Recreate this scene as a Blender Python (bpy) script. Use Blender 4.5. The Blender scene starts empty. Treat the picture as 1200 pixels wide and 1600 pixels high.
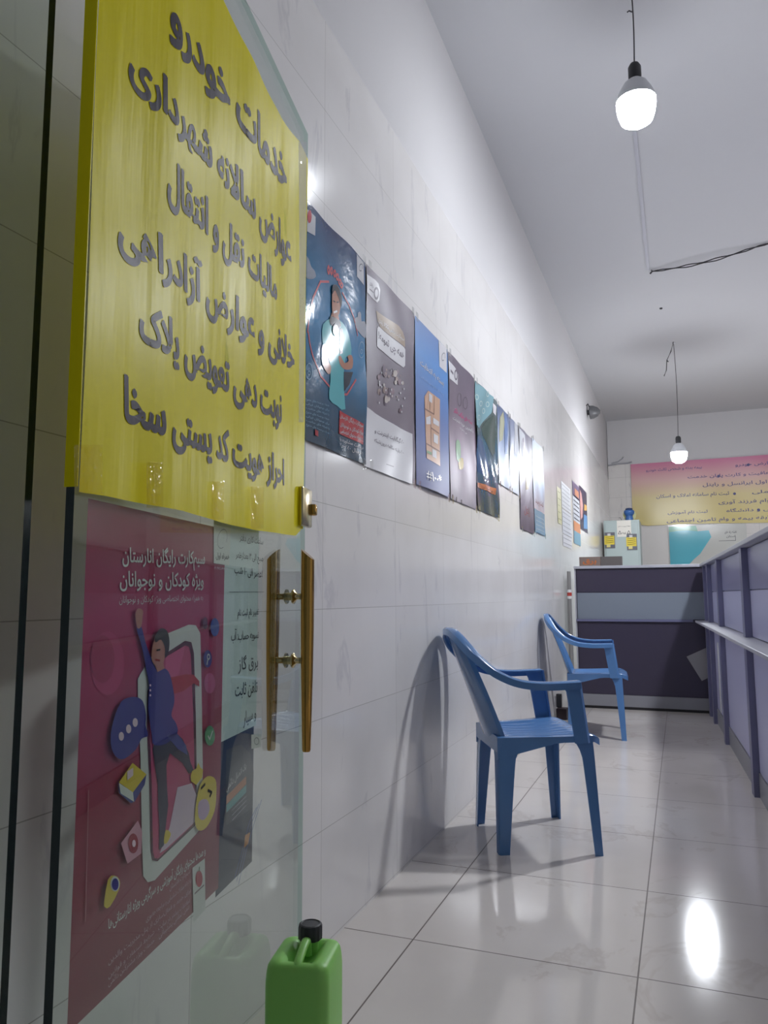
import bpy, bmesh, math, random
from mathutils import Vector, Matrix
random.seed(7)
SC = bpy.context.scene
COL = SC.collection
V3 = Vector

# ------------------------------------------------------------------ camera
FPX, YAW, PITCH, ROLL, CAMZ = 1180.0, 0.37134, 0.11108, -0.0040, 0.959
fwd = V3((-math.sin(YAW)*math.cos(PITCH), math.cos(YAW)*math.cos(PITCH), math.sin(PITCH)))
rt0 = V3((math.cos(YAW), math.sin(YAW), 0)); up0 = rt0.cross(fwd)
RT = rt0*math.cos(ROLL) + up0*math.sin(ROLL); UP = -rt0*math.sin(ROLL) + up0*math.cos(ROLL)
CAM = V3((0, 0, CAMZ))
cd = bpy.data.cameras.new('camera'); cam = bpy.data.objects.new('camera', cd); COL.objects.link(cam)
cd.sensor_fit = 'VERTICAL'; cd.sensor_height = 36; cd.lens = FPX/1600*36; cd.clip_start = 0.02
M = Matrix((RT, UP, -fwd)).transposed().to_4x4(); M.translation = CAM; cam.matrix_world = M
SC.camera = cam

# ------------------------------------------------------------------ world, exposure
SC.view_settings.view_transform = 'Standard'; SC.view_settings.look = 'None'
SC.view_settings.gamma = 1.0; SC.view_settings.use_curve_mapping = False
SC.view_settings.exposure = 0.22
W = bpy.data.worlds.new('street_dusk'); SC.world = W; W.use_nodes = True
W.node_tree.nodes['Background'].inputs[0].default_value = (0.75, 0.85, 1.0, 1)
W.node_tree.nodes['Background'].inputs[1].default_value = 0.14
NEAR_BULB, FAR_BULB, STAFF_FILL, SIDE_FILL = 66.0, 310.0, 20.0, 690.0        # emission of the lamp domes; staff and side lamps are added, unseen
BULB_COLOR = (0.90, 0.94, 1.0)

WX = -0.954               # left wall surface
CEIL = 3.65
YB = 12.0                 # back wall
XR = 2.7                  # right wall

# ------------------------------------------------------------------ helpers: materials
def lin(c):
    return tuple(((x/255)/12.92 if x/255 <= .04045 else ((x/255+.055)/1.055)**2.4) for x in c)
MATS = {}
def new_mat(name):
    m = bpy.data.materials.new(name); m.use_nodes = True
    nt = m.node_tree; return m, nt, nt.nodes['Principled BSDF'], nt.nodes['Material Output']
def pmat(name, rgb, rough=.5, metal=0., spec=.5, **kw):
    if name in MATS: return MATS[name]
    m, nt, b, o = new_mat(name)
    b.inputs['Base Color'].default_value = (*lin(rgb), 1); b.inputs['Roughness'].default_value = rough
    b.inputs['Metallic'].default_value = metal; b.inputs['Specular IOR Level'].default_value = spec
    for k, v in kw.items(): b.inputs[k.replace('_', ' ')].default_value = v
    MATS[name] = m; return m
def ink(rgb, gloss=.35):
    return pmat('print_%02x%02x%02x_%d' % (*rgb, int(gloss*100)), rgb, gloss)
def bumped(m, scale, strength, dist=.002, tex='noise', stretch=(1, 1, 1), detail=3):
    nt = m.node_tree; b = nt.nodes['Principled BSDF']
    tc = nt.nodes.new('ShaderNodeTexCoord'); mp = nt.nodes.new('ShaderNodeMapping'); mp.inputs['Scale'].default_value = stretch
    nt.links.new(tc.outputs['Object'], mp.inputs[0])
    n = nt.nodes.new('ShaderNodeTexNoise'); n.inputs['Scale'].default_value = scale; n.inputs['Detail'].default_value = detail
    nt.links.new(mp.outputs[0], n.inputs['Vector'])
    bp = nt.nodes.new('ShaderNodeBump'); bp.inputs['Strength'].default_value = strength; bp.inputs['Distance'].default_value = dist
    nt.links.new(n.outputs['Fac'], bp.inputs['Height']); nt.links.new(bp.outputs[0], b.inputs['Normal'])
    return m
def gradient(name, stops, gloss=.35, axis=1, noise=0., bump=0., spec=.5, bscale=14):
    """printed colour running over the sheet's own UV"""
    if name in MATS: return MATS[name]
    m, nt, b, o = new_mat(name); b.inputs['Roughness'].default_value = gloss; b.inputs['Specular IOR Level'].default_value = spec
    uv = nt.nodes.new('ShaderNodeUVMap'); sp = nt.nodes.new('ShaderNodeSeparateXYZ'); nt.links.new(uv.outputs[0], sp.inputs[0])
    src = sp.outputs[axis]
    if noise:
        n = nt.nodes.new('ShaderNodeTexNoise'); n.inputs['Scale'].default_value = 3; nt.links.new(uv.outputs[0], n.inputs['Vector'])
        a = nt.nodes.new('ShaderNodeMath'); a.operation = 'MULTIPLY_ADD'; a.inputs[1].default_value = noise; a.inputs[2].default_value = -noise/2
        nt.links.new(n.outputs['Fac'], a.inputs[0])
        d = nt.nodes.new('ShaderNodeMath'); d.operation = 'ADD'; nt.links.new(a.outputs[0], d.inputs[0]); nt.links.new(src, d.inputs[1]); src = d.outputs[0]
    r = nt.nodes.new('ShaderNodeValToRGB'); nt.links.new(src, r.inputs[0])
    el = r.color_ramp.elements
    while len(el) < len(stops): el.new(.5)
    for e, (p, c) in zip(el, stops): e.position = p; e.color = (*lin(c), 1)
    nt.links.new(r.outputs[0], b.inputs['Base Color']); MATS[name] = m
    if bump: bumped(m, bscale, bump, .004)
    return m

def tile_material(name, axes, size, shift, base, grout, vein, rough, mortar, vein_scale, vein_stretch, vein_rot, vein_cut=(.56, .66), bump=.0):
    m, nt, b, o = new_mat(name); L = nt.links
    tc = nt.nodes.new('ShaderNodeTexCoord'); sp = nt.nodes.new('ShaderNodeSeparateXYZ'); L.new(tc.outputs['Object'], sp.inputs[0])
    cb = nt.nodes.new('ShaderNodeCombineXYZ')
    for k, ax in enumerate(axes):
        a = nt.nodes.new('ShaderNodeMath'); a.operation = 'ADD'; a.inputs[1].default_value = shift[k]
        L.new(sp.outputs[ax], a.inputs[0]); L.new(a.outputs[0], cb.inputs[k])
    br = nt.nodes.new('ShaderNodeTexBrick'); br.offset = 0; br.squash = 1
    br.inputs['Scale'].default_value = 1; br.inputs['Brick Width'].default_value = size[0]; br.inputs['Row Height'].default_value = size[1]
    br.inputs['Mortar Size'].default_value = mortar; br.inputs['Mortar Smooth'].default_value = .1; br.inputs['Bias'].default_value = 0
    c1 = lin(base); c2 = tuple(x*.955 for x in c1)
    br.inputs['Color1'].default_value = (*c1, 1); br.inputs['Color2'].default_value = (*c2, 1); br.inputs['Mortar'].default_value = (*lin(grout), 1)
    L.new(cb.outputs[0], br.inputs['Vector'])
    mp = nt.nodes.new('ShaderNodeMapping'); mp.inputs['Rotation'].default_value = (0, 0, vein_rot); mp.inputs['Scale'].default_value = vein_stretch
    L.new(cb.outputs[0], mp.inputs[0])
    n = nt.nodes.new('ShaderNodeTexNoise'); n.inputs['Scale'].default_value = vein_scale; n.inputs['Detail'].default_value = 5; n.inputs['Roughness'].default_value = .6
    n.inputs['Distortion'].default_value = .6
    L.new(mp.outputs[0], n.inputs['Vector'])
    r = nt.nodes.new('ShaderNodeValToRGB'); r.color_ramp.elements[0].position = vein_cut[0]; r.color_ramp.elements[0].color = (1, 1, 1, 1)
    r.color_ramp.elements[1].position = vein_cut[1]; r.color_ramp.elements[1].color = (*vein, 1)
    e = r.color_ramp.elements.new(vein_cut[1]+.05); e.color = (1, 1, 1, 1)
    L.new(n.outputs['Fac'], r.inputs[0])
    n2 = nt.nodes.new('ShaderNodeTexNoise'); n2.inputs['Scale'].default_value = 2.2; n2.inputs['Detail'].default_value = 4; L.new(cb.outputs[0], n2.inputs['Vector'])
    r2 = nt.nodes.new('ShaderNodeValToRGB'); r2.color_ramp.elements[0].color = (.93, .925, .92, 1); r2.color_ramp.elements[1].color = (1, 1, 1, 1)
    r2.color_ramp.elements[0].position = .35; r2.color_ramp.elements[1].position = .6; L.new(n2.outputs['Fac'], r2.inputs[0])
    x1 = nt.nodes.new('ShaderNodeMix'); x1.data_type = 'RGBA'; x1.blend_type = 'MULTIPLY'; x1.inputs[0].default_value = 1
    L.new(br.outputs['Color'], x1.inputs[6]); L.new(r.outputs[0], x1.inputs[7])
    x2 = nt.nodes.new('ShaderNodeMix'); x2.data_type = 'RGBA'; x2.blend_type = 'MULTIPLY'; x2.inputs[0].default_value = 1
    L.new(x1.outputs[2], x2.inputs[6]); L.new(r2.outputs[0], x2.inputs[7]); L.new(x2.outputs[2], b.inputs['Base Color'])
    ro = nt.nodes.new('ShaderNodeMath'); ro.operation = 'MULTIPLY_ADD'; ro.inputs[1].default_value = .45; ro.inputs[2].default_value = rough
    L.new(br.outputs['Fac'], ro.inputs[0]); L.new(ro.outputs[0], b.inputs['Roughness'])
    if bump:
        n3 = nt.nodes.new('ShaderNodeTexNoise'); n3.inputs['Scale'].default_value = 6; L.new(cb.outputs[0], n3.inputs['Vector'])
        bp = nt.nodes.new('ShaderNodeBump'); bp.inputs['Strength'].default_value = bump; bp.inputs['Distance'].default_value = .003
        L.new(n3.outputs['Fac'], bp.inputs['Height']); L.new(bp.outputs[0], b.inputs['Normal'])
    return m

def glass_material(name, tint, boost=1.6, bump=0., bscale=40):
    """flat pane: straight-through light, tinted, with a fresnel mirror on the outer faces"""
    m, nt, b, o = new_mat(name); nt.nodes.remove(b); L = nt.links
    tr = nt.nodes.new('ShaderNodeBsdfTransparent'); tr.inputs[0].default_value = (*tint, 1)
    gl = nt.nodes.new('ShaderNodeBsdfGlossy'); gl.inputs['Roughness'].default_value = 0.015 if not bump else .06
    ge = nt.nodes.new('ShaderNodeNewGeometry'); dt = nt.nodes.new('ShaderNodeVectorMath'); dt.operation = 'DOT_PRODUCT'
    L.new(ge.outputs['Normal'], dt.inputs[0]); L.new(ge.outputs['Incoming'], dt.inputs[1])
    def mth(op, a, bb=None):
        n = nt.nodes.new('ShaderNodeMath'); n.operation = op
        for k, v in enumerate((a, bb)):
            if v is None: continue
            if isinstance(v, (int, float)): n.inputs[k].default_value = v
            else: L.new(v, n.inputs[k])
        return n.outputs[0]
    c = mth('ABSOLUTE', dt.outputs['Value']); q = mth('POWER', mth('SUBTRACT', 1.0, c), 5.0)
    f = mth('ADD', mth('MULTIPLY', q, .96), .04); f = mth('MULTIPLY', f, boost)
    f = mth('MULTIPLY', f, mth('SUBTRACT', 1.0, ge.outputs['Backfacing'])); f = mth('MINIMUM', f, .95)
    if bump:
        tc = nt.nodes.new('ShaderNodeTexCoord'); nz = nt.nodes.new('ShaderNodeTexNoise'); nz.inputs['Scale'].default_value = bscale
        L.new(tc.outputs['Object'], nz.inputs['Vector']); bp = nt.nodes.new('ShaderNodeBump'); bp.inputs['Strength'].default_value = bump
        bp.inputs['Distance'].default_value = .004; L.new(nz.outputs['Fac'], bp.inputs['Height']); L.new(bp.outputs[0], gl.inputs['Normal'])
    mx = nt.nodes.new('ShaderNodeMixShader'); L.new(f, mx.inputs[0]); L.new(tr.outputs[0], mx.inputs[1]); L.new(gl.outputs[0], mx.inputs[2])
    L.new(mx.outputs[0], o.inputs[0]); MATS[name] = m
    return m

# ------------------------------------------------------------------ helpers: geometry
def obj(name, bm, mats, parent=None, smooth=None, loc=None):
    me = bpy.data.meshes.new(name); bm.normal_update(); bm.to_mesh(me); bm.free()
    for m in (mats if isinstance(mats, (list, tuple)) else [mats]): me.materials.append(m)
    if smooth is not None:
        me.polygons.foreach_set('use_smooth', [True]*len(me.polygons)); me.set_sharp_from_angle(angle=math.radians(smooth))
    o = bpy.data.objects.new(name, me); COL.objects.link(o)
    if parent: o.parent = parent
    if loc: o.location = loc
    return o
def tag(o, label, cat, group=None):
    o['label'] = label; o['category'] = cat
    if group: o['group'] = group
    return o
def thing(name, label, cat, loc=(0, 0, 0), rotz=0, group=None):
    o = bpy.data.objects.new(name, None); COL.objects.link(o); o.location = loc; o.rotation_euler = (0, 0, rotz); o.empty_display_size = .1
    return tag(o, label, cat, group)
def struct(o): o['kind'] = 'structure'; return o
def box(bm, x0, x1, y0, y1, z0, z1, mat=0, bev=0., mtx=None, seg=2):
    vs = [bm.verts.new((x, y, z)) for x in (x0, x1) for y in (y0, y1) for z in (z0, z1)]
    q = [(0, 1, 3, 2), (4, 6, 7, 5), (0, 4, 5, 1), (2, 3, 7, 6), (0, 2, 6, 4), (1, 5, 7, 3)]
    fs = [bm.faces.new([vs[i] for i in f]) for f in q]
    for f in fs: f.material_index = mat
    if mtx is not None: bmesh.ops.transform(bm, matrix=mtx, verts=vs)
    if bev:
        es = list({e for f in fs for e in f.edges})
        r = bmesh.ops.bevel(bm, geom=es, offset=bev, segments=seg, affect='EDGES', profile=.5)
        for f in r['faces']: f.material_index = mat
    return vs
def bx(*a, **k):
    bm = bmesh.new(); box(bm, *a, **k); return bm
def loft(bm, rings, mat=0, caps=True, closed=True):
    R = [[bm.verts.new(p) for p in r] for r in rings]; n = len(R[0])
    for a, b in zip(R, R[1:]):
        for i in range(n if closed else n-1):
            f = bm.faces.new((a[i], a[(i+1) % n], b[(i+1) % n], b[i])); f.material_index = mat
    if caps and closed:
        for r, rev in ((R[0], True), (R[-1], False)):
            f = bm.faces.new(r[::-1] if rev else r); f.material_index = mat
    return R
def tube(bm, pts, r, n=8, mat=0):
    pts = [V3(p) for p in pts]; rings = []
    ref = V3((0, 0, 1))
    for i, p in enumerate(pts):
        t = (pts[min(i+1, len(pts)-1)] - pts[max(i-1, 0)]).normalized()
        a = t.cross(ref if abs(t.dot(ref)) < .95 else V3((1, 0, 0))).normalized(); b = t.cross(a).normalized()
        rr = r[i] if isinstance(r, (list, tuple)) else r
        rings.append([p + a*rr*math.cos(k*2*math.pi/n) + b*rr*math.sin(k*2*math.pi/n) for k in range(n)])
    loft(bm, rings, mat)
def lathe(bm, prof, center=(0, 0, 0), n=24, mat=0):
    c = V3(center)
    rings = [[c + V3((max(r, 1e-4)*math.cos(k*2*math.pi/n), max(r, 1e-4)*math.sin(k*2*math.pi/n), z)) for k in range(n)] for r, z in prof]
    loft(bm, rings, mat)
def crom(pts, per=6, closed=False):
    """smooth curve through points"""
    P = [V3(p) for p in pts]; out = []; n = len(P)
    for i in range(n if closed else n-1):
        g = lambda k: P[k % n] if closed else P[max(0, min(n-1, k))]
        a, b, c, d = g(i-1), g(i), g(i+1), g(i+2)
        for j in range(per):
            t = j/per
            out.append(.5*((2*b) + (c-a)*t + (2*a-5*b+4*c-d)*t*t + (3*b-a-3*c+d)*t**3))
    if not closed: out.append(P[-1])
    return out

# ------------------------------------------------------------------ helpers: Persian lettering
_D = {}
for ch, base, dual in (('آ', 0xFE81, 0), ('ئ', 0xFE89, 1), ('ا', 0xFE8D, 0), ('ب', 0xFE8F, 1), ('ت', 0xFE95, 1), ('ث', 0xFE99, 1), ('ج', 0xFE9D, 1),
                       ('ح', 0xFEA1, 1), ('خ', 0xFEA5, 1), ('د', 0xFEA9, 0), ('ذ', 0xFEAB, 0), ('ر', 0xFEAD, 0), ('ز', 0xFEAF, 0), ('س', 0xFEB1, 1),
                       ('ش', 0xFEB5, 1), ('ص', 0xFEB9, 1), ('ض', 0xFEBD, 1), ('ط', 0xFEC1, 1), ('ظ', 0xFEC5, 1), ('ع', 0xFEC9, 1), ('غ', 0xFECD, 1),
                       ('ف', 0xFED1, 1), ('ق', 0xFED5, 1), ('ل', 0xFEDD, 1), ('م', 0xFEE1, 1), ('ن', 0xFEE5, 1), ('ه', 0xFEE9, 1), ('و', 0xFEED, 0),
                       ('پ', 0xFB56, 1), ('چ', 0xFB7A, 1), ('ژ', 0xFB8A, 0), ('ک', 0xFB8E, 1), ('گ', 0xFB92, 1), ('ی', 0xFBFC, 1), ('ﻻ', 0xFEFB, 0)):
    _D[ch] = (base, dual)
def shape(s):
    s = s.replace('لا', 'ﻻ'); out = []
    for i, ch in enumerate(s):
        if ch == '\u200c': continue
        if ch not in _D: out.append(ch); continue
        base, dual = _D[ch]
        pv = i > 0 and s[i-1] in _D and _D[s[i-1]][1]
        nx = i+1 < len(s) and s[i+1] in _D and dual
        out.append(chr(base + ((3 if nx else 1) if pv else (2 if nx else 0))))
    toks, cur = [], ''                       # right-to-left order; runs of digits and Latin keep theirs
    res = ''
    i = len(out)-1
    while i >= 0:
        if out[i].isascii() and out[i].isalnum() or '۰' <= out[i] <= '۹':
            j = i
            while j >= 0 and (out[j].isascii() and out[j].isalnum() or '۰' <= out[j] <= '۹'): j -= 1
            res += ''.join(out[j+1:i+1]); i = j
        else: res += out[i]; i -= 1
    return res
_TC = {}
def glyphs(s, weight=0.):
    """outline triangles of one line of lettering: x 0..width, y in alef heights"""
    key = (s, weight)
    if key in _TC: return _TC[key]
    c = bpy.data.curves.new('lettering', 'FONT'); c.body = shape(s); c.resolution_u = 2; c.offset = weight
    o = bpy.data.objects.new('lettering', c); COL.objects.link(o); bpy.context.view_layer.update()
    me = o.to_mesh(); vs = [(v.co.x, v.co.y) for v in me.vertices]; fs = [tuple(p.vertices) for p in me.polygons]
    o.to_mesh_clear(); bpy.data.objects.remove(o); bpy.data.curves.remove(c)
    x0 = min(v[0] for v in vs); x1 = max(v[0] for v in vs)
    vs = [((x-x0), y/.714) for x, y in vs]
    _TC[key] = (vs, fs, x1-x0); return _TC[key]

# ------------------------------------------------------------------ helpers: printed sheets
class Sheet:
    """a printed sheet: everything printed on it is in one mesh, in thin layers of ink"""
    def __init__(s, origin, U, N, w, h, bulge=None, step=.0004):
        s.o, s.U, s.N, s.V = V3(origin), V3(U).normalized(), V3(N).normalized(), V3((0, 0, 1)); s.w, s.h = w, h
        s.verts, s.faces, s.mi, s.mats, s.bulge, s.step = [], [], [], [], bulge, step
    def mat(s, m):
        if m not in s.mats: s.mats.append(m)
        return s.mats.index(m)
    def px(s, u, v):
        """where the line of sight through a photo point meets the sheet, in sheet metres"""
        d = RT*((u-600)/FPX) - UP*((v-800)/FPX) + fwd
        P = CAM + d*((s.o-CAM).dot(s.N)/d.dot(s.N)) - s.o
        return (P.dot(s.U), P.z)
    def add(s, pts, m, layer=1):
        n = len(s.verts); s.verts += [(x, y, layer) for x, y in pts]; s.faces.append(tuple(range(n, n+len(pts)))); s.mi.append(s.mat(m))
    def base(s, m, top=None, bot=None, n=(12, 12)):
        k = s.mat(m); nx, ny = n; b0 = len(s.verts)
        for i in range(nx+1):
            x = s.w*i/nx; t = top(x) if top else s.h; b = bot(x) if bot else 0
            for j in range(ny+1): s.verts.append((x, b+(t-b)*j/ny, 0))
        for i in range(nx):
            for j in range(ny):
                a = b0+i*(ny+1)+j; s.faces.append((a, a+ny+1, a+ny+2, a+1)); s.mi.append(k)
    def rect(s, x0, y0, x1, y1, m, layer=1): s.add([(x0, y0), (x1, y0), (x1, y1), (x0, y1)], m, layer)
    def poly(s, pp, m, layer=1, smooth=0, f=None):
        pts = [s.px(*((f(*q)) if f else q)) for q in pp]
        if smooth: pts = [(p.x, p.y) for p in crom([(x, y, 0) for x, y in pts], smooth, True)]
        s.add(pts, m, layer)
    def ell(s, c, r, m, layer=1, f=None, n=20, ring=0):
        """ellipse given in photo points; ring = inner share left open"""
        P = lambda k, q: s.px(*((f or (lambda a, b: (a, b)))(c[0]+r[0]*q*math.cos(k*2*math.pi/n), c[1]+r[1]*q*math.sin(k*2*math.pi/n))))
        if not ring: s.add([P(-k, 1) for k in range(n)], m, layer)
        else:
            for k in range(n): s.add([P(-k, 1), P(-k-1, 1), P(-k-1, ring), P(-k, ring)], m, layer)
    def stroke(s, pp, wd, m, layer=1, f=None, local=False):
        P = [V3((*(q if local else s.px(*((f(*q)) if f else q))), 0)) for q in pp]
        for a, b in zip(P, P[1:]):
            d = (b-a).normalized(); t = V3((-d.y, d.x, 0))*wd/2; e = d*wd*.3
            s.add([((a-e-t).x, (a-e-t).y), ((b+e-t).x, (b+e-t).y), ((b+e+t).x, (b+e+t).y), ((a-e+t).x, (a-e+t).y)], m, layer)
    def quadtext(s, string, pR, pL, hR, hL, m, layer=1, weight=0., f=None, bold=0.):
        """lettering whose baseline runs between two photo points; hR, hL letter heights in photo points"""
        g = (lambda a, b: f(a, b)) if f else (lambda a, b: (a, b))
        R = V3((*s.px(*g(*pR)), 0)); L = V3((*s.px(*g(*pL)), 0))
        uR = V3((*s.px(*g(pR[0], pR[1]-hR)), 0))-R; uL = V3((*s.px(*g(pL[0], pL[1]-hL)), 0))-L
        vs, fs, wd = glyphs(string, weight); b0 = len(s.verts); k = s.mat(m)
        for dx, dy in (((0, 0), (bold, 0), (-bold, 0), (0, bold*.8), (0, -bold*.8)) if bold else ((0, 0),)):   # a broad pen
            b0 = len(s.verts)
            for x, y in vs:
                t = (x+dx)/wd; p = L.lerp(R, t) + uL.lerp(uR, t)*(y+dy); s.verts.append((p.x, p.y, layer))
            for q in fs: s.faces.append(tuple(b0+i for i in q)); s.mi.append(k)
    def text(s, string, xr, y, h, m, layer=1, weight=0., width=None):
        vs, fs, wd = glyphs(string, weight); k = s.mat(m); b0 = len(s.verts); sx = (width/wd) if width else h*.72
        for x, yy in vs: s.verts.append((xr-(wd-x)*sx, y+yy*h, layer))
        for q in fs: s.faces.append(tuple(b0+i for i in q)); s.mi.append(k)
    def build(s, name, parent=None):
        me = bpy.data.meshes.new(name)
        me.from_pydata([(x, y, l*s.step) for x, y, l in s.verts], [], s.faces)
        for p, k in zip(me.polygons, s.mi): p.material_index = k
        bm = bmesh.new(); bm.from_mesh(me); bm.normal_update()
        for fc in bm.faces:
            if fc.normal.z < 0: fc.normal_flip()
        if s.bulge:                          # fine enough triangles that the ink follows the paper's waves
            bmesh.ops.triangulate(bm, faces=[f for f in bm.faces if len(f.verts) > 4])
            for _ in range(6):
                es = [e for e in bm.edges if e.calc_length() > .024 and e.verts[0].co.z > 0]
                if not es: break
                bmesh.ops.subdivide_edges(bm, edges=es, cuts=1)
                bmesh.ops.triangulate(bm, faces=[f for f in bm.faces if len(f.verts) > 4])
        uv = bm.loops.layers.uv.new('UVMap')
        for fc in bm.faces:
            fc.smooth = True
            for lp in fc.loops: lp[uv].uv = (lp.vert.co.x/s.w, lp.vert.co.y/s.h)
        for v in bm.verts:
            x, y, l = v.co; v.co = s.U*x + s.V*y + s.N*(l + (s.bulge(x, y) if s.bulge else 0))
        bm.to_mesh(me); bm.free()
        for m in s.mats: me.materials.append(m)
        o = bpy.data.objects.new(name, me); COL.objects.link(o)
        if parent: o.parent = parent; o.location = s.o - parent.location
        else: o.location = s.o
        return o
    def leaf(s, c, rx, ry, wd, m, layer, f=None):
        s.stroke([(c[0]+rx*math.cos(a)*.75-ry*math.sin(a)*.0+rx*.5*math.sin(a), c[1]-ry*math.sin(a)*.95+ry*.3*math.cos(a)) for a in [k*math.pi/8 for k in range(15)]], wd, m, layer, f)

# ------------------------------------------------------------------ setting
tile_wall = tile_material('glazed_wall_tile', (1, 2), (.6, .305), (-1.962+6, -0.008+.305*4), (236, 233, 231), (176, 172, 168), (.87, .87, .89), .14, .0011, 3.2, (3.0, .8, 1), .5, (.60, .66), bump=.05)
tile_back = tile_material('glazed_back_tile', (0, 2), (.6, .305), (6.1, -0.008+.305*4), (234, 230, 226), (172, 168, 164), (.80, .80, .82), .14, .0012, 3.2, (3.0, .8, 1), .5, (.60, .66))
tile_floor = tile_material('polished_floor_tile', (0, 1), (.6, .6), (.742+6, -2.118+6), (222, 215, 209), (112, 102, 96), (.90, .88, .865), .10, .0022, 2.6, (1.3, 1.0, 1), .7, (.585, .615), bump=.03)
plaster = bumped(pmat('white_plaster', (212, 210, 211), .75, spec=.3), 5, .12, .01)
paint = bumped(pmat('ceiling_paint', (206, 206, 209), .8, spec=.2), 2.5, .15, .02)

bm = bmesh.new(); box(bm, -1.3, XR+.15, -.8, YB+.15, -.12, 0); struct(obj('floor', bm, tile_floor))
bm = bmesh.new(); box(bm, -1.3, XR+.15, .5, YB+.15, CEIL, CEIL+.15); struct(obj('ceiling', bm, paint))
bm = bmesh.new(); box(bm, -1.15, WX, -.3, YB+.1, 0, 2.745, 0); box(bm, -1.15, WX-.006, -.3, YB+.1, 2.745, CEIL, 1); struct(obj('wall_left', bm, [tile_wall, plaster]))
bm = bmesh.new(); box(bm, WX, XR, YB, YB+.12, 0, 2.955, 0); box(bm, WX, XR, YB+.006, YB+.12, 2.955, CEIL, 1); struct(obj('wall_back', bm, [tile_back, plaster]))
bm = bmesh.new(); box(bm, XR, XR+.12, .5, YB+.1, 0, CEIL); struct(obj('wall_right', bm, plaster))
bm = bmesh.new(); box(bm, 1.5, XR, .5, .62, 0, CEIL); box(bm, WX, 1.5, .5, .62, 2.9, CEIL); struct(obj('wall_front', bm, plaster))

# ------------------------------------------------------------------ glass door and sidelight
DE = V3((-0.78027, 1.50253, 0)); DD = V3((0.19196, -0.98140, 0)); DN = V3((0.98140, 0.19196, 0))   # free edge foot, towards the hinge, face normal
glass = glass_material('clear_green_glass', (.925, .955, .93), 1.8)
glass_edge = pmat('green_glass_edge', (24, 40, 38), .12); glass_rim = glass_material('glass_rim', (.62, .74, .70), 0.)
dm = Matrix((( -DD.x, DN.x, 0, 0), (-DD.y, DN.y, 0, 0), (0, 0, 1, 0), (0, 0, 0, 1)))
door = bpy.data.objects.new('door_1', None); COL.objects.link(door); door.location = DE; struct(door)
def door_obj(name, bm, mats, parent=None, smooth=None):
    bmesh.ops.transform(bm, matrix=dm, verts=bm.verts); return obj(name, bm, mats, parent or door, smooth)
bm = bmesh.new(); box(bm, -.888, 0, -.005, .005, .012, 2.05, 0)
bm.normal_update()
for f in bm.faces:
    if abs(f.normal.y) < .5: f.material_index = 1 if f.normal.x < -.5 else 2
door_obj('glass_pane', bm, [glass, glass_edge, glass_rim])
brass = pmat('polished_brass', (192, 150, 78), .07, 1.0)
brass_pale = pmat('pale_brass', (196, 182, 140), .2, 1.0)
def handle_bar(side):
    bm = bmesh.new(); y0 = .0375*side; rings = []; n = 20
    for z, r, sl in ((.644, .0075, 0), (.648, .009, 0), (.80, .0125, 0), (.90, .0140, 0), (1.035, .0140, 0), (1.047, .0140, 1)):
        rings.append([(-.089 + r*math.cos(k*2*math.pi/n), y0 + r*math.sin(k*2*math.pi/n), z - sl*.85*r*side*math.sin(k*2*math.pi/n)) for k in range(n)])
    loft(bm, rings); return bm
for side in (1, -1):
    o = door_obj('pull_handle', handle_bar(side), brass, smooth=40)
    for z in (.827, .959):
        bm = bmesh.new(); rr = []
        for a, r in ((.0, .0085), (.0052, .0085), (.0054, .0150), (.009, .0158), (.012, .0100), (.016, .0062), (.026, .0066), (.032, .0066)):
            rr.append([(-.089 + r*math.cos(k*math.pi/6), a*side, z + r*math.sin(k*math.pi/6)) for k in range(12)])
        loft(bm, rr); bmesh.ops.recalc_face_normals(bm, faces=bm.faces)
        bmesh.ops.transform(bm, matrix=dm, verts=bm.verts); obj('handle_standoff', bm, brass_pale, o, smooth=45)
bm = bmesh.new(); box(bm, -.058, .014, .0055, .018, 1.112, 1.198, 0, .004); box(bm, -.05, .01, -.018, -.0055, 1.112, 1.198, 0, .004)
box(bm, .0005, .014, -.012, .012, 1.118, 1.192, 0, .003)
lk = door_obj('door_lock', bm, brass_pale, smooth=40)
bm = bmesh.new(); box(bm, .004, .024, .010, .028, 1.140, 1.166, 0, .004); bmesh.ops.transform(bm, matrix=dm, verts=bm.verts); obj('lock_knob', bm, brass, lk, smooth=40)
# fixed sidelight between the wall and the hinge
bm = bmesh.new(); box(bm, WX, -.668, .625, .635, .0, 2.75, 0); bm.normal_update()
for f in bm.faces:
    if abs(f.normal.y) < .5: f.material_index = 1
struct(obj('window_1', bm, [glass, glass_edge]))

# ------------------------------------------------------------------ counters
plum = pmat('plum_laminate', (62, 56, 74), .35)
greyband = pmat('grey_laminate', (128, 136, 148), .35)
paleedge = pmat('pale_edge_strip', (178, 178, 186), .4)
lilac = pmat('flare_lifted_laminate', (178, 178, 208), .32)  # dark purple-grey laminate lifted by painted flare haze
midl = pmat('mid_flare_laminate', (134, 134, 166), .3)  # same flare haze mixed into the upper panels
slate = pmat('hazed_slate_laminate', (112, 112, 142), .35)  # tone raised for the flare haze on the right counter
plinth_m = pmat('grey_plinth', (140, 140, 146), .4)
blackgap = pmat('black_rubber', (22, 20, 24), .6)
CY = 6.824
bc = thing('service_counter', 'dark plum service counter with a grey band across the far end of the room', 'counter', (-.34, CY, 0))
def back_part(name, mats, boxes):
    bm = bmesh.new()
    for b in boxes: box(bm, *b)
    return obj(name, bm, mats, bc)
x0, x1, x2 = -.855+.34, .20+.34, .80+.34
back_part('body', plum, [(x0+.006, x2, .012, .45, .0, 1.19)])
back_part('front_panel', plum, [(x0+.012, x1, 0, .0118, .12, .735), (x0+.012, x1, 0, .0118, .985, 1.185)])
back_part('grey_band', greyband, [(x0+.012, x1, .004, .0116, .757, .982)])
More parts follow.
